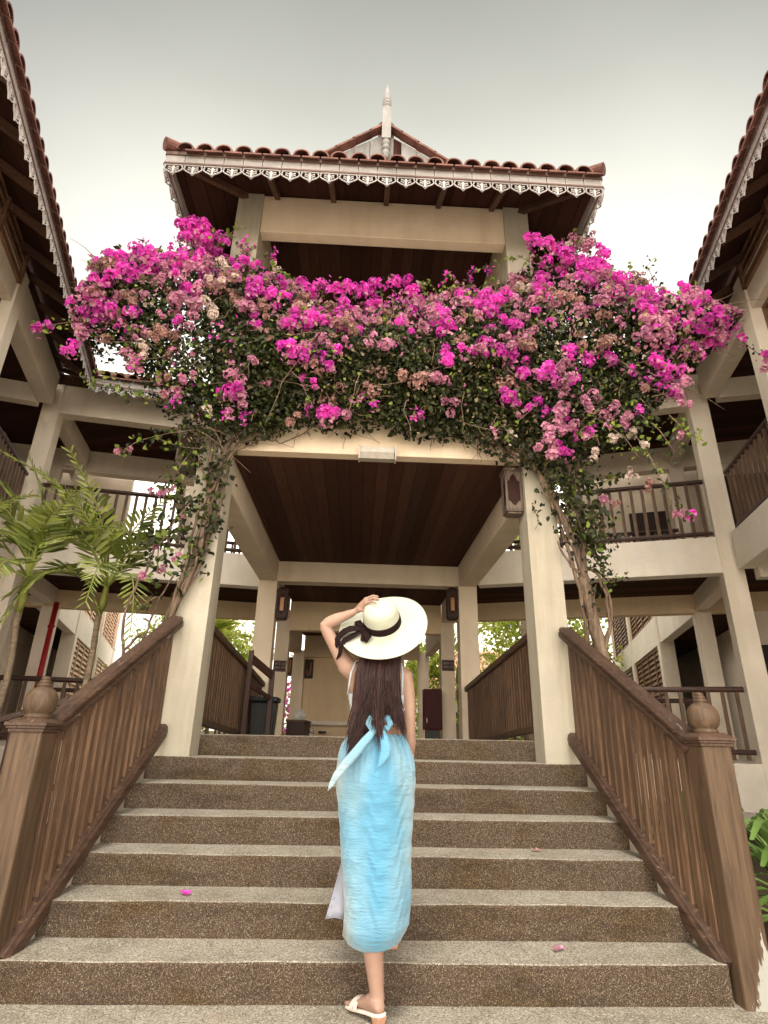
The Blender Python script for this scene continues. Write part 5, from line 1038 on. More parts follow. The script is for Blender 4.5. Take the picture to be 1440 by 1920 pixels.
def sign(label, x0, x1, z0, z1, l1, l2, d2):
    root = empty('direction_sign', ((x0+x1)/2, 11.085, z0), label, 'sign', 'room number signs on the corridor columns'); y = 11.07
    mb = MB(); mb.box(x0, x1, y+.0, y+.029, z0, z1); mb.build('board', M['darkwood'], root, bevel=.004)
    mb = MB()
    for b_ in ((x0+.012, x1-.012, z0+.012, z0+.016), (x0+.012, x1-.012, z1-.016, z1-.012), (x0+.012, x0+.016, z0+.017, z1-.017), (x1-.016, x1-.012, z0+.017, z1-.017)): mb.box(b_[0], b_[1], y-.003, y-.001, b_[2], b_[3])
    mb.build('border', M['moulding'], root); h = z1-z0; xc = (x0+x1)/2+.02
    text(l1, xc, y-.003, z0+h*.67, .062, root, M['letter']); text(l2, xc, y-.003, z0+h*.33, .062, root, M['letter'])
    mb = MB(); arrow(mb, x0+.038, y-.002, z0+h*.67, 1.1, 'up'); arrow(mb, x0+.038, y-.002, z0+h*.33, 1.1, d2); mb.build('arrows', M['letter'], root)
sign('small dark wooden room number sign on the left corridor column', -1.715, -1.485, 2.275, 2.475, '717-744', '701-704', 'left')
sign('small dark wooden room number sign on the right corridor column', 1.485, 1.715, 2.365, 2.565, '709-734', '705-755', 'right')
# wall lamp plaques
for (x, y, z, lb) in ((-1.30, 14.12, 2.42, 'dark wooden wall lamp with amber insert on the end wall'), (-1.78, 14.0, 2.45, 'dark wooden lamp just left of the far left passage column')):
    root = empty('wall_lamp', (x, y, z), lb, 'lamp', 'carved wall lamps at the end of the passage'); mb = MB(); mb.box(x-.10, x+.10, y-.04, y+.04, z, z+.44); mb.build('frame', M['darkwood'], root, bevel=.012)
    mb = MB(); mb.tube([(x-.04, y-.045, z+.20), (x-.045, y-.045, z+.12), (x-.02, y-.045, z+.08), (x+.02, y-.045, z+.10), (x+.04, y-.045, z+.18), (x+.045, y-.045, z+.30), (x+.04, y-.045, z+.37)], .013, 8); mb.build('amber_insert', M['amber'], root, smooth=True)
# fire hose cabinet on a stand
root = empty('fire_cabinet', (1.29, 10.8, .94), 'dark red metal fire hose cabinet on a black stand right of the woman', 'cabinet')
mb = MB(); mb.box(1.09, 1.42, 10.72, 10.98, 1.30, 2.00); cb = mb.build('cabinet_body', M['red'], root, bevel=.008); mb = MB(); mb.box(1.11, 1.405, 10.705, 10.72, 1.33, 1.97); dr = mb.build('door', M['red'], root, bevel=.004)
mb = MB(); mb.box(1.13, 1.145, 10.69, 10.705, 1.42, 1.50); mb.build('handle', M['white'], dr); mb = MB(); mb.box(1.13, 1.38, 10.76, 10.96, .93, 1.30); mb.build('stand', M['black'], root)
# waste bin and timber post stand beside the left railing
root = empty('waste_bin', (-1.36, 8.1, .98), 'tall dark plastic waste bin with overhanging lid beside the left passage railing', 'bin')
mb = MB(); mb.hexa([(-1.50, 7.95, .98), (-1.22, 7.95, .98), (-1.22, 8.22, .98), (-1.50, 8.22, .98), (-1.53, 7.92, 1.58), (-1.19, 7.92, 1.58), (-1.19, 8.25, 1.58), (-1.53, 8.25, 1.58)]); mb.build('bin_body', M['black'], root, bevel=.02)
mb = MB(); mb.box(-1.53, -1.165, 7.89, 8.28, 1.58, 1.65); mb.build('lid', M['black'], root, bevel=.025, seg=3)
root = empty('timber_stand', (-1.38, 7.5, 1.0), 'open dark timber frame stand in front of the waste bin', 'stand')
for (x, y, z1) in ((-1.47, 7.35, 2.17), (-1.24, 7.75, 1.98)):
    mb = MB(); mb.box(x-.028, x+.028, y-.028, y+.028, 1.0, z1); mb.build('post', M['darkrail'], root, bevel=.004)
for z0, z1, h in ((2.08, 1.90, .10), (1.76, 1.62, .05)):
    mb = MB(); mb.bar((-1.47, 7.38, z0), (-1.24, 7.72, z1), .03, h); mb.build('crosspiece', M['darkrail'], root, bevel=.003)
root = empty('console_table', (-1.25, 12.3, .95), 'dark low bench with pale top against the far left passage columns', 'bench')
mb = MB(); mb.box(-1.45, -1.12, 11.6, 13.2, .95, 1.40); mb.build('base', M['darkwood'], root); mb = MB(); mb.box(-1.47, -1.10, 11.57, 13.23, 1.40, 1.44); mb.build('top', M['railwood'], root, bevel=.004)
mb = MB(); prof = []
for i in range(7):
    t_ = i/6; rg = []
    for j in range(16):
        a = 2*math.pi*j/16; r_ = .11*math.sin((t_*.86+.14)*math.pi)**.6*(1+.18*math.sin(a*5+i)+.1*rng.uniform(-1, 1)); rg.append((-1.24+r_*math.cos(a), 12.0+r_*math.sin(a), 1.442+t_*.20+.01*math.sin(a*3)))
    prof.append(rg)
mb.rings(prof); o = mb.build('plastic_bag', M['bag'], None); tag(o, 'crumpled white plastic bag on the dark bench in the passage', 'bag')
mb = MB(); mb.lathe((-1.17, 13.5, .96), [(0, 0), (.07, 0), (.12, .12), (.13, .24), (.08, .36), (.06, .40), (.075, .44), (.05, .46), (0, .45)], 20)
m, t, b = mat('blue and white glaze', .25, .6); t.links.new(ramp(t, noise(t, coords(t), 16, 3), [(.48, (.75, .72, .70)), (.54, (.05, .05, .09))], 'CONSTANT'), b.inputs['Base Color'])
tag(mb.build('ceramic_jar', m, None, smooth=True), 'white ceramic jar with dark pattern standing before the end wall', 'jar')
mb = MB(); mb.box(-.98, -.80, 13.93, 13.958, 1.20, 1.25); tag(mb.build('small_plaque', M['darkwood'], None), 'small dark plaque low on the end wall below the ledge', 'plaque')
# red standpipe
root = empty('standpipe', (-5.75, 10.9, .9), 'bright red standpipe running up beside a rear column on the left', 'pipe'); mb = MB(); mb.tube([(-5.72, 10.6, .9), (-5.72, 10.6, 3.36)], .046, 14); mb.build('pipe', M['pipered'], root, smooth=True)
for z in (1.5, 2.9):
    mb = MB(); mb.lathe((-5.72, 10.6, z), [(.047, 0), (.06, 0), (.06, .04), (.047, .04)], 14); mb.build('collar', M['pipered'], root)
# second timber rail behind the left newel post
rr = empty('ramp_railing', (-3.2, 6.4, .5), 'brown timber ramp railing behind the left newel post', 'railing'); mb = MB(); mb.bar((-4.3, 5.9, 1.02), (-2.2, 6.25, 1.76), .09, .06); mb.build('handrail', M['handrail'], rr, bevel=.008)
mb = MB(); mb.bar((-4.3, 5.9, .22), (-2.2, 6.25, .96), .07, .06); mb.build('bottom_rail', M['handrail'], rr, bevel=.006)
for i in range(16):
    f = (i+.5)/16; x = -4.3+2.1*f; y = 5.9+.35*f; zz = 1.02+.74*f; mb = MB(); mb.box(x-.03, x+.03, y-.012, y+.012, zz-.8, zz-.02); mb.build('baluster', M['darkrail'], rr)
# wall bracket lamp under the right corridor, ceiling disc
root = empty('bracket_lamp', (6.15, 9.9, 2.7), 'small dark bracket lamp under the right ground floor corridor', 'lamp'); mb = MB(); mb.tube([(6.35, 9.35, 3.1), (6.35, 9.35, 3.0)], .015, 8); mb.build('arm', M['black'], root)
mb = MB(); mb.lathe((6.35, 9.35, 2.82), [(0, .18), (.04, .18), (.06, .12), (.11, .0), (.10, .0), (0, .02)], 16); mb.build('shade', M['black'], root)
# fallen petals
def petal(label, x, y, z, m_, s=.03):
    cl = Cloud(); c = np.array([[x, y, z+.008]]*2)+rng.normal(size=(2, 3))*np.array([.012, .008, 0]); o_ = np.array([[.1, -.2, 1.]]*2); floret(cl, c, o_/np.linalg.norm(o_[0]), s); o = cl.build('fallen_petal', M[m_], None); tag(o, label, 'petal', 'petals fallen on the steps')
petal('fresh magenta petal lying on the second tread at left', -1.05, 3.86, .341, 'bract', .032)
petal('pink petal lying on the lowest tread right of the woman', 1.0, 3.60, .171, 'bract_pink', .026)
petal('dry orange petal lying on the third tread at right', 1.12, 4.30, .511, 'bract_old', .028)

# ------------------------------------------------------------------ the woman
pr_ = empty('person', (0, 3.3, 0), 'woman seen from behind in a long sky blue skirt, holding her wide white hat', 'person')
B = MB()
def er(cx, cy, cz, rx, ry, k=24, e=1.0, back=0):
    o = []
    for j in range(k):
        a = 2*math.pi*j/k; c_, s_ = math.cos(a), math.sin(a); y = s_*ry
        if back and s_ < 0: y += back*math.exp(-(c_/.22)**2)
        o.append((cx+rx*math.copysign(abs(c_)**e, c_), cy+y, cz))
    return o
tors = [(.0, 3.29, .86, .150, .105), (-.003, 3.285, .95, .172, .118), (-.003, 3.28, 1.03, .178, .122), (-.005, 3.28, 1.10, .165, .115), (-.006, 3.285, 1.18, .140, .098), (-.007, 3.288, 1.25, .130, .090), (-.008, 3.288, 1.32, .134, .092),
        (-.010, 3.285, 1.39, .148, .098), (-.012, 3.28, 1.46, .158, .10), (-.012, 3.28, 1.52, .156, .095), (-.008, 3.285, 1.56, .132, .08), (-.004, 3.29, 1.592, .088, .062), (.0, 3.29, 1.62, .058, .055)]
B.rings([er(x, y, z, a, b_, 28, .9, .012) for x, y, z, a, b_ in tors])
B.tube([(0, 3.295, 1.58), (.005, 3.285, 1.64), (.012, 3.275, 1.70)], [.058, .052, .052], 16)
# head tilted back, face towards +y and up
def ell(c, r_, axis=(0, 0, 1), k=20, m_=12):
    ax = Vector(axis).normalized(); x = ax.orthogonal().normalized(); y = ax.cross(x); rg = []
    x = Vector((1, 0, 0)); y = ax.cross(x).normalized()
    for i in range(1, m_):
        p = math.pi*i/m_; rg.append([tuple(Vector(c)-ax*math.cos(p)*r_[2]+x*math.cos(2*math.pi*j/k)*math.sin(p)*r_[0]+y*math.sin(2*math.pi*j/k)*math.sin(p)*r_[1]) for j in range(k)])
    B.rings(rg)
HD = Vector((.016, 3.262, 1.745)); HA = Vector((-.08, -.42, .90)).normalized(); HF = (Vector((0, 1, 0))-HA*HA.y).normalized()
ell(HD, (.073, .092, .108), HA)
def hp(x, f, u): return tuple(HD+Vector((1, 0, 0))*x+HF*f+HA*u)
ell(hp(0, .030, -.062), (.048, .052, .045), HA, 14, 8)                              # jaw
B.tube([hp(0, .088, .006), hp(0, .098, -.012), hp(0, .108, -.028), hp(0, .094, -.036)], [.007, .010, .014, .009], 8)   # nose
for s in (-1, 1):
    B.tube([hp(s*.073, -.002, .018), hp(s*.080, -.010, .004), hp(s*.075, -.004, -.022)], [.010, .012, .008], 8, flat=.6)
    ell(hp(s*.052, .062, -.022), (.02, .018, .02), HA, 10, 6)
B.tube([hp(-.020, .083, -.056), hp(0, .092, -.054), hp(.020, .083, -.056)], [.004, .007, .004], 8)
B.tube([hp(-.017, .080, -.065), hp(0, .090, -.066), hp(.017, .080, -.065)], [.004, .008, .004], 8)
# shoulders and arms
B.tube([(-.08, 3.285, 1.535), (-.145, 3.28, 1.545), (-.185, 3.275, 1.575), (-.225, 3.268, 1.635), (-.265, 3.262, 1.70), (-.300, 3.255, 1.755), (-.318, 3.25, 1.785)], [.058, .056, .052, .042, .037, .034, .031], 18)
B.tube([(-.312, 3.252, 1.772), (-.318, 3.25, 1.790), (-.295, 3.245, 1.808), (-.256, 3.235, 1.826), (-.205, 3.228, 1.846), (-.155, 3.218, 1.866)], [.033, .032, .035, .034, .027, .021], 18)
B.tube([(.07, 3.285, 1.535), (.115, 3.283, 1.545), (.143, 3.28, 1.525), (.155, 3.275, 1.47), (.163, 3.27, 1.40), (.168, 3.272, 1.31), (.170, 3.285, 1.245)], [.055, .052, .048, .041, .037, .034, .031], 18)
B.tube([(.170, 3.28, 1.26), (.171, 3.288, 1.235), (.176, 3.32, 1.18), (.176, 3.36, 1.11), (.170, 3.40, 1.04)], [.031, .032, .033, .027, .021], 16)
# raised hand on the crown
W_ = Vector((-.155, 3.218, 1.866))
B.rings([[tuple(Vector(c)+Vector((0, -.35, 1)).normalized()*a*math.cos(t_)+Vector((.35, -.85, -.3)).normalized()*b_*math.sin(t_)) for t_ in [2*math.pi*j/14 for j in range(14)]]
         for c, a, b_ in (((-.165, 3.222, 1.861), .019, .016), ((-.145, 3.212, 1.874), .023, .015), ((-.120, 3.192, 1.892), .032, .014), ((-.098, 3.172, 1.908), .036, .013), ((-.084, 3.165, 1.916), .034, .010))])
for pts, r0 in (([(-.100, 3.194, 1.924), (-.082, 3.197, 1.944), (-.056, 3.198, 1.956), (-.030, 3.196, 1.952)], .0078),
                ([(-.096, 3.178, 1.920), (-.078, 3.174, 1.942), (-.050, 3.165, 1.953), (-.022, 3.156, 1.946)], .0084),
                ([(-.094, 3.160, 1.906), (-.074, 3.147, 1.925), (-.046, 3.130, 1.933), (-.018, 3.115, 1.922)], .0084),
                ([(-.096, 3.146, 1.893), (-.078, 3.122, 1.904), (-.055, 3.098, 1.906), (-.034, 3.082, 1.893)], .0078),
                ([(-.130, 3.190, 1.872), (-.117, 3.162, 1.866), (-.102, 3.138, 1.862), (-.088, 3.118, 1.857)], .0092)):
    B.tube(pts+[tuple(Vector(pts[-1])+(Vector(pts[-1])-Vector(pts[-2]))*.15)], [r0*1.1, r0*1.02, r0*.98, r0*.85, r0*.45], 10)
# lowered hand, relaxed in front of the hip
B.rings([[(.168+c[0]+.0+a*math.cos(t_)*.35, c[1]+a*math.sin(t_), c[2]) for t_ in [2*math.pi*j/12 for j in range(12)]] for c, a in (((.0, 3.40, 1.045), .022), ((-.002, 3.415, 1.01), .034), ((-.004, 3.425, .97), .038), ((-.006, 3.43, .945), .034))])
for i, (dy, ln) in enumerate(((-.028, .062), (-.009, .074), (.010, .070), (.028, .055))):
    p = Vector((.162, 3.43+dy, .955)); B.tube([tuple(p), tuple(p+Vector((-.006, .003, -ln*.45))), tuple(p+Vector((-.020, .004, -ln*.8))), tuple(p+Vector((-.034, .004, -ln)))], [.0085, .0080, .0072, .0045], 9)
B.tube([(.164, 3.392, 1.01), (.152, 3.378, .985), (.142, 3.372, .962), (.134, 3.372, .945)], [.011, .010, .009, .005], 9)
# legs
LEGL = [(-.075, 3.285, .95), (-.068, 3.28, .80), (-.050, 3.272, .64), (-.036, 3.265, .52), (-.026, 3.258, .44), (-.012, 3.245, .34), (.001, 3.240, .25), (.012, 3.242, .17), (.019, 3.245, .115), (.022, 3.248, .08)]
B.tube(LEGL, [.095, .086, .066, .054, .051, .0525, .047, .039, .034, .036], 20)
LEGR = [(.080, 3.285, .95), (.088, 3.31, .82), (.096, 3.345, .68), (.10, 3.375, .60), (.104, 3.40, .54), (.110, 3.45, .45), (.115, 3.51, .36), (.118, 3.565, .29), (.118, 3.60, .25)]
B.tube(LEGR, [.092, .082, .062, .052, .050, .050, .040, .030, .030], 20)
def foot(hx, hy, tx, ty, z0, zt_):
    h = Vector((hx, hy, z0)); t_ = Vector((tx, ty, zt_)); d = (t_-h).normalized(); sd_ = d.cross(Vector((0, 0, 1))).normalized()
    rg = []
    for f, wd, hh in ((-.06, .018, .020), (.0, .030, .036), (.15, .032, .056), (.32, .031, .060), (.5, .034, .044), (.7, .040, .030), (.86, .040, .022), (.97, .030, .014)):
        c = h.lerp(t_, f)+Vector((0, 0, hh*.5+.002)); rg.append([tuple(c+sd_*wd*math.cos(a)+Vector((0, 0, hh*.62*math.sin(a)))) for a in [2*math.pi*j/14 for j in range(14)]])
    B.rings(rg)
    for i, (o_, ln) in enumerate(((-.030, .030), (-.014, .032), (0, .028), (.013, .024), (.026, .019))):
        p = t_-d*.012+sd_*o_*(1)+Vector((0, 0, .009)); B.tube([tuple(p), tuple(p+d*ln*.6), tuple(p+d*ln)], [.010 if i else .012, .009, .005], 8)
    return h, t_, d, sd_
FL = foot(.034, 3.212, -.092, 3.378, .046, .020)
FR = foot(.118, 3.600, .122, 3.800, .17+.046, .17+.020)
B.tube([(.118, 3.60, .27), (.118, 3.61, .235)], [.03, .032], 12)
body = B.build('body', M['skin'], pr_, 'fair skin with one arm raised to the hat', smooth=True)
rm = body.modifiers.new('remesh', 'REMESH'); rm.mode = 'VOXEL'; rm.voxel_size = .0042; rm.use_smooth_shade = True
sm_ = body.modifiers.new('smooth', 'SMOOTH'); sm_.factor = .5; sm_.iterations = 5
for s in (-1, 1):
    e = MB(); e.lathe(hp(s*.030, .076, .012), [(0, -.011), (.008, -.008), (.011, 0), (.008, .008), (0, .011)], 14); e.build('eye', M['white'], pr_, smooth=True)
    e = MB(); e.tube([hp(s*.014, .090, .030), hp(s*.030, .089, .036), hp(s*.046, .080, .030)], [.002, .003, .0015], 6); e.build('eyebrow', M['hair'], pr_)
# sandals
def sandal(h, t_, d, sd_, zf, nm):
    mb = MB(); outl = []
    for f, wl2, wr2 in ((-.12, .012, .012), (-.06, .027, .027), (.1, .033, .033), (.35, .031, .031), (.6, .038, .036), (.85, .044, .041), (1.02, .040, .036), (1.14, .020, .020)):
        outl.append((f, wl2, wr2))
    top = [tuple(h.lerp(t_, f)+sd_*a) for f, a, b_ in outl]+[tuple(h.lerp(t_, f)-sd_*b_) for f, a, b_ in reversed(outl)]
    n = len(top); bot = [(p[0], p[1], p[2]-.014) for p in top]
    mb.add(top+bot, [tuple(range(n)), tuple(range(2*n-1, n-1, -1))]+[(i, (i+1) % n, (i+1) % n+n, i+n) for i in range(n)])
    o = mb.build('sandal', M['sandal'], pr_, bevel=.004)
    mb = MB(); hc = h.lerp(t_, .03); mb.hexa([tuple(hc+sd_*a*.020+d*b_*.018+Vector((0, 0, zf-hc.z))) for a, b_ in ((-1, -1), (1, -1), (1, 1), (-1, 1))]+[tuple(hc+sd_*a*.027+d*b_*.026-Vector((0, 0, .0145))) for a, b_ in ((-1, -1), (1, -1), (1, 1), (-1, 1))])
    mb.build('heel', M['sole'], o, bevel=.003)
    mb = MB()
    for f0, f1, hh in ((.50, .78, .046), (.80, .60, .040)):
        rg = []
        for j in range(13):
            a = math.pi*j/12; f = f0+(f1-f0)*j/12; c = h.lerp(t_, f); p = c+sd_*math.cos(a)*.046+Vector((0, 0, math.sin(a)*hh-.004)); o2 = d*.013; up2 = Vector((0, 0, .003))
            rg.append([tuple(p-o2), tuple(p+o2), tuple(p+o2+up2+sd_*math.cos(a)*.003), tuple(p-o2+up2+sd_*math.cos(a)*.003)])
        mb.rings(rg)
    mb.build('strap', M['sandal'], o)
sandal(*FL, 0.0, 'l'); sandal(*FR, .17, 'r')
# skirt
SK = [(1.222, -.150, .132, .104), (1.212, -.158, .142, .108), (1.17, -.188, .168, .122), (1.11, -.206, .192, .132), (1.05, -.212, .203, .136), (.965, -.211, .198, .136), (.88, -.200, .190, .130), (.81, -.190, .184, .126), (.73, -.181, .178, .122),
      (.655, -.175, .175, .120), (.58, -.163, .176, .119), (.51, -.157, .177, .118), (.44, -.153, .173, .117), (.37, -.150, .166, .116), (.0, -.148, .155, .115)]
KK = 120; rg = []
def skr(z, xl, xr, ry, cy, o=0, ph=0):
    cx, rx = (xl+xr)/2, (xr-xl)/2; ring = []
    for j in range(KK):
        a = 2*math.pi*j/KK; c_, s_ = math.cos(a), math.sin(a); top = max(0, (z-.93)/.29)
        g_ = .0042*top*math.sin(a*31+2*math.sin(a*3))+.0035*math.sin(a*9+z*5)*(.3+top)+.0045*math.sin(a*5+z*3)*(1-top)
        g_ += .0022*math.sin(z*62+3*math.sin(a*4)+1.6*math.sin(a*11))*(1-top*.6)
        bt = .020*math.exp(-((c_-.42)/.3)**2)*max(0, 1-abs(z-1.0)/.16)+.020*math.exp(-((c_+.42)/.3)**2)*max(0, 1-abs(z-1.0)/.16) if s_ < 0 else 0
        zz = z
        if z < .05: zz = .284+.030*abs(c_)**3+(.022*c_ if c_ > 0 else .0)+(.10 if s_ > 0 else 0)*s_*.3
        ring.append((cx+(rx+g_-o)*c_, cy+(ry+g_+bt-o)*s_, zz))
    return ring
zs = []
for i in range(len(SK)-1):
    m_ = 10 if i < len(SK)-2 else 1
    for q in range(m_):
        t_ = q/m_; zs.append(tuple(SK[i][j]+(SK[i+1][j]-SK[i][j])*t_ for j in range(4)))
zs.append(SK[-1])
cyf = lambda z: 3.278 if z > .8 else 3.278-.0*(.8-z)
outer = [skr(z, a, b_, r_, cyf(z)) for z, a, b_, r_ in zs]; inner = [skr(z, a, b_, r_, cyf(z), .003) for z, a, b_, r_ in reversed(zs)]
mb = MB(); mb.rings(outer+inner, cap=False)
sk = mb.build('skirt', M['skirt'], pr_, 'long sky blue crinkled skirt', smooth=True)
# loose front flap at the slit
mb = MB(); fl = []
for i in range(9):
    t_ = i/8; z = .62-.26*t_; x0 = -.150; x1 = -.165-.075*t_**1.1; fl.append([(x0, 3.36, z), ((x0+x1)/2, 3.39+.02*math.sin(t_*4), z+.004), (x1, 3.38+.03*t_, z-.012*t_), (x1-.003, 3.384+.03*t_, z-.012*t_), ((x0+x1)/2, 3.394+.02*math.sin(t_*4), z+.004), (x0, 3.364, z)])
mb.rings(fl); mb.build('skirt_flap', m_plain('lilac grey lining', (.33, .34, .42), .6, .2, .1, 12), sk, smooth=True)
# cropped top: shell open at the middle of the back, straps, tie
mb = MB(); rg = []
for z, ex in ((1.325, .004), (1.345, .006), (1.37, .006), (1.40, .006), (1.425, .005)):
    r_ = [q for q in tors]; zz_ = np.array([q[2] for q in tors]); cx, cy, rx, ry = [float(np.interp(z, zz_, [q[k] for q in tors])) for k in (0, 1, 3, 4)]
    a0, a1 = R(-90+38+(z-1.325)*90), R(270-38-(z-1.325)*90); ring = []
    for j in range(49):
        a = a0+(a1-a0)*j/48; ring.append((cx+(rx+ex)*math.copysign(abs(math.cos(a))**.9, math.cos(a)), cy+(ry+ex+(.02 if math.sin(a) > .3 else 0))*math.sin(a), z+(.05*max(0, math.sin(a)) if z > 1.41 else 0)))
    rg.append(ring)
n = 49; vv = [p for r_ in rg for p in r_]; mb.add(vv, [(i*n+j, i*n+j+1, (i+1)*n+j+1, (i+1)*n+j) for i in range(len(rg)-1) for j in range(n-1)])
tp = mb.build('crop_top', M['top'], pr_, 'pale lilac cropped top tied at the back', smooth=True, recalc=False); so_ = tp.modifiers.new('solid', 'SOLIDIFY'); so_.thickness = .004
def ribbon(mb, pts, wds, nrm=(0, -1, 0), th=.0025, fold=0):
    pts = [Vector(p) for p in pts]; N_ = Vector(nrm); n = len(pts); rg = []
    for i, p in enumerate(pts):
        d = (pts[min(i+1, n-1)]-pts[max(0, i-1)]).normalized(); s_ = d.cross(N_).normalized(); o2 = N_*th; w2 = wds[i] if hasattr(wds, '__len__') else wds
        rg.append([tuple(p-s_*w2), tuple(p-s_*w2*.4+N_*fold), tuple(p+s_*w2*.4-N_*fold*.3), tuple(p+s_*w2), tuple(p+s_*w2+o2), tuple(p+s_*w2*.4+o2-N_*fold*.3), tuple(p-s_*w2*.4+o2+N_*fold), tuple(p-s_*w2+o2)])
    mb.rings(rg)
mb = MB()
ribbon(mb, [(-.135, 3.205, 1.37), (-.09, 3.178, 1.335), (-.04, 3.165, 1.30), (0, 3.16, 1.28)], [.034, .026, .018, .012], fold=.004)
ribbon(mb, [(.115, 3.205, 1.37), (.085, 3.178, 1.335), (.045, 3.165, 1.30), (0, 3.16, 1.28)], [.034, .026, .018, .012], fold=.004)
mb.build('tie_band', M['top'], tp, smooth=True)
mb = MB()
for s in (-1, 1):
    ribbon(mb, [(0, 3.150, 1.280), (s*.024, 3.142, 1.298), (s*.046, 3.136, 1.300), (s*.058, 3.138, 1.274), (s*.044, 3.142, 1.250), (s*.018, 3.147, 1.262), (0, 3.148, 1.278)], [.006, .010, .014, .016, .014, .009, .006], fold=.005)
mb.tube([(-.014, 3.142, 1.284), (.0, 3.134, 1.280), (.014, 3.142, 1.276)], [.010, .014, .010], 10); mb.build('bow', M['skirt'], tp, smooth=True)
mb = MB()
ribbon(mb, [(-.004, 3.148, 1.275), (-.03, 3.13, 1.235), (-.07, 3.11, 1.19), (-.12, 3.098, 1.13), (-.165, 3.10, 1.08), (-.205, 3.105, 1.03), (-.232, 3.11, .985), (-.248, 3.11, .958)], [.008, .016, .021, .023, .022, .020, .013, .002], fold=.004)
ribbon(mb, [(.008, 3.146, 1.275), (.016, 3.128, 1.24), (.026, 3.112, 1.20), (.034, 3.098, 1.165), (.034, 3.09, 1.13), (.012, 3.088, 1.09), (-.006, 3.09, 1.062)], [.008, .014, .020, .026, .028, .016, .003], fold=.005)
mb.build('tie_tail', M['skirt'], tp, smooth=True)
for s, pts in ((-1, [(-.172, 3.225, 1.42), (-.166, 3.192, 1.47), (-.158, 3.187, 1.53), (-.140, 3.205, 1.58), (-.125, 3.27, 1.606), (-.115, 3.33, 1.56), (-.11, 3.375, 1.46)]), (1, [(.118, 3.195, 1.42), (.122, 3.186, 1.47), (.124, 3.187, 1.53), (.118, 3.21, 1.585), (.112, 3.28, 1.604), (.105, 3.34, 1.55), (.10, 3.375, 1.46)])):
    mb = MB(); mb.tube(pts, .0042, 8); mb.build('strap', M['top'], tp, smooth=True)
# hair
mb = MB()
HCEN = Vector((.010, 3.2, 1.80)); HN = Vector((-.20, -.78, .59)).normalized()
def hend(s):
    return (np.interp(s, [0, .12, .25, .32, .38, .44, .48, .54, .60, .7, .8, .92, 1], [1.17, 1.08, 1.12, 1.20, 1.32, 1.30, 1.17, 1.15, 1.31, 1.34, 1.27, 1.21, 1.20]),
            np.interp(s, [0, .12, .3, .42, .5, .6, .7, .82, .92, 1], [-.150, -.150, -.110, -.062, .004, .022, .050, .078, .118, .135]))
for i in range(1500):
    s = rng.uniform(0, 1); lay = rng.uniform(0, 1); ze, xe = hend(s); ze += abs(rng.normal())*.045+lay*.02-(.05 if rng.uniform() < .06 else 0); xe += rng.normal()*.012
    x0 = -.085+.20*s; xm = -.130+.232*s+rng.normal()*.004; ym = 3.168-.05*math.sin(math.pi*min(1, max(0, s)))*.8+lay*.03
    y0 = 3.20+lay*.03; wv = rng.uniform(0, 6.28)
    pts = [(x0*.9+.01, y0+.03, 1.74), (x0, y0-.01, 1.68), ((x0+xm)/2, (y0+ym)/2-.02, 1.61), (xm, ym-.005, 1.52)]
    for q in range(1, 9):
        t_ = q/8; z = 1.52+(ze-1.52)*t_; pts.append((xm+(xe-xm)*t_**1.8+.0035*math.sin(wv+t_*7), ym-.012+.022*t_-.075*max(0, t_-.55)+.003*math.sin(wv*2+t_*5), z))
    rr_ = rng.uniform(.0012, .0030); mb.tube(pts, [rr_]*9+[rr_*.8, rr_*.5, rr_*.15], 5, cap=False)
rg = []
for z, xl, xr, y, h in ((1.76, -.06, .085, 3.24, .05), (1.68, -.075, .10, 3.225, .05), (1.60, -.10, .10, 3.19, .035), (1.52, -.122, .095, 3.178, .022), (1.42, -.122, .09, 3.172, .014), (1.34, -.115, .07, 3.170, .010), (1.27, -.11, .0, 3.165, .006), (1.22, -.115, -.04, 3.155, .003)):
    rg.append([((xl+xr)/2+(xr-xl)/2*math.cos(2*math.pi*j/20), y+h*math.sin(2*math.pi*j/20), z) for j in range(20)])
mb.rings(rg)
mb.build('hair', M['hair'], pr_, 'long straight dark auburn hair', smooth=True)
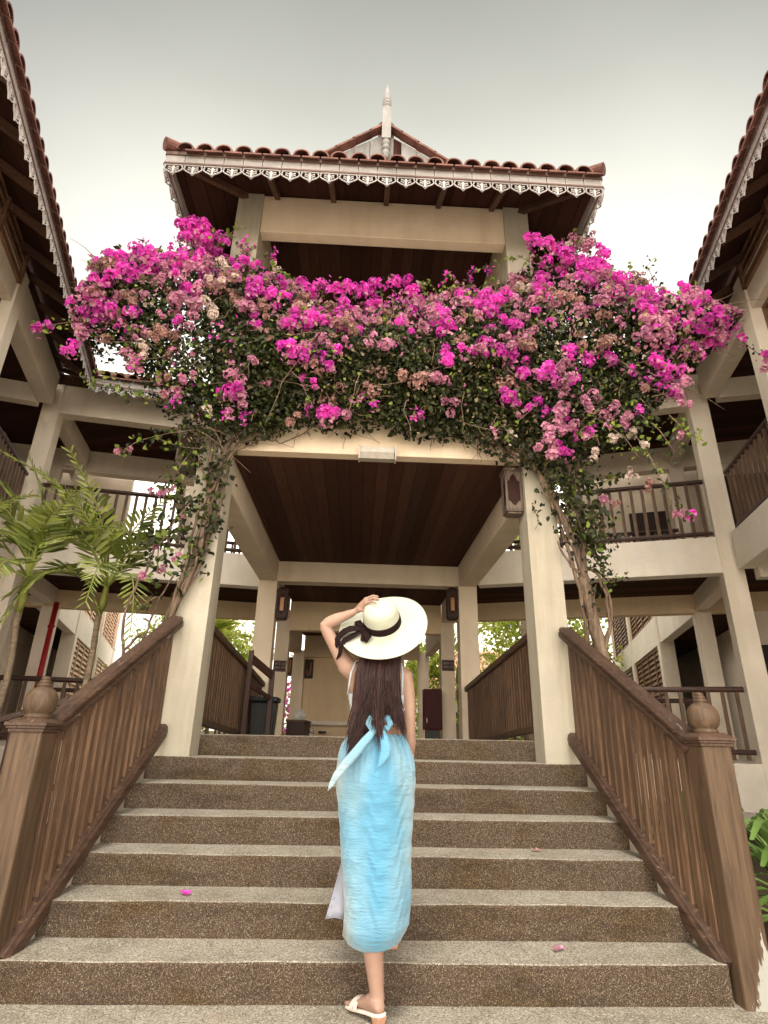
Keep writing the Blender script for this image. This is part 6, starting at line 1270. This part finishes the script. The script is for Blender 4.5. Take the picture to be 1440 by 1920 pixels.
# hat
X1 = (Vector((1, 0, 0))-HN*HN.x).normalized(); Y1 = HN.cross(X1)
mb = MB(); k = 72; rg = []
def hring(r_, h, wob=0):
    return [tuple(HCEN+X1*math.cos(a)*r_*(1+.0*a)+Y1*math.sin(a)*r_+HN*(h+wob*(.6*math.sin(2*a+.6)+.25*math.sin(3*a)))) for a in [2*math.pi*j/k for j in range(k)]]
prof = [(.252, -.012, .014), (.251, -.016, .014), (.235, -.013, .012), (.20, -.006, .008), (.16, -.002, .004), (.125, .0, .002), (.106, .006, 0), (.102, .016, 0), (.101, .055, 0), (.0985, .082, 0), (.094, .104, 0), (.084, .120, 0), (.066, .131, 0), (.04, .137, 0), (.012, .139, 0)]
rg = [hring(r_, h, w2) for r_, h, w2 in prof]
nseg = []
for i in range(len(rg)-1):
    nseg.append(rg[i])
    if prof[i][0]-prof[i+1][0] > .012 or abs(prof[i][1]-prof[i+1][1]) > .015:
        for q in range(1, 5): nseg.append([tuple(Vector(a).lerp(Vector(b_), q/5)+HN*(.0008 if q % 2 else 0)) for a, b_ in zip(rg[i], rg[i+1])])
nseg.append(rg[-1]); inn = [hring(r_-.004, h-.005, w2) for r_, h, w2 in reversed(prof)]
mb.rings(nseg+inn, cap=False); vv = nseg[-1]; mb.add([tuple(HCEN+HN*.1395)]+vv, [(0, 1+j, 1+(j+1) % k) for j in range(k)])
ht = mb.build('hat', M['straw'], pr_, 'wide brimmed white straw hat', smooth=True)
mb = MB(); rg = [hring(r_, h) for r_, h in ((.1065, .006), (.108, .010), (.1055, .040), (.1040, .050), (.1005, .050), (.1005, .006))]; mb.rings(rg+[rg[0]], cap=False); bn = mb.build('hat_band', M['ribbon'], ht, smooth=True)
def hl(a, r_, h): return HCEN+X1*math.cos(a)*r_+Y1*math.sin(a)*r_+HN*h
mb = MB(); KA = R(205); kp = hl(KA, .114, .022); nn = tuple(HN)
mb.tube([tuple(kp-HN*.016), tuple(kp), tuple(kp+HN*.012)], [.010, .016, .010], 12)
p1 = [kp, hl(R(198), .150, .035), hl(R(192), .190, .030), hl(R(190), .225, .012), hl(R(192), .255, -.005), hl(R(196), .285, -.035), hl(R(199), .300, -.075)]
ribbon(mb, p1, [.010, .020, .026, .026, .022, .020, .004], nn, .002, .005)
p2 = [kp, hl(R(206), .150, .020), hl(R(205), .190, .012), hl(R(203), .235, .0), hl(R(205), .262, -.02), hl(R(208), .285, -.06), hl(R(206), .31, -.095)]
ribbon(mb, p2, [.008, .014, .020, .020, .018, .016, .003], nn, .002, .004)
p3 = [kp, hl(R(222), .125, .030), hl(R(236), .142, .026), hl(R(238), .162, .014), hl(R(226), .160, .012), hl(R(212), .128, .018)]
ribbon(mb, p3, [.008, .017, .021, .010, .014, .008], nn, .002, .004)
p4 = [kp, hl(R(190), .122, .036), hl(R(176), .136, .034), hl(R(172), .152, .02), hl(R(184), .150, .016), hl(R(198), .124, .018)]
ribbon(mb, p4, [.008, .015, .017, .010, .012, .008], nn, .002, .004)
mb.build('hat_bow', M['ribbon'], ht, smooth=True)
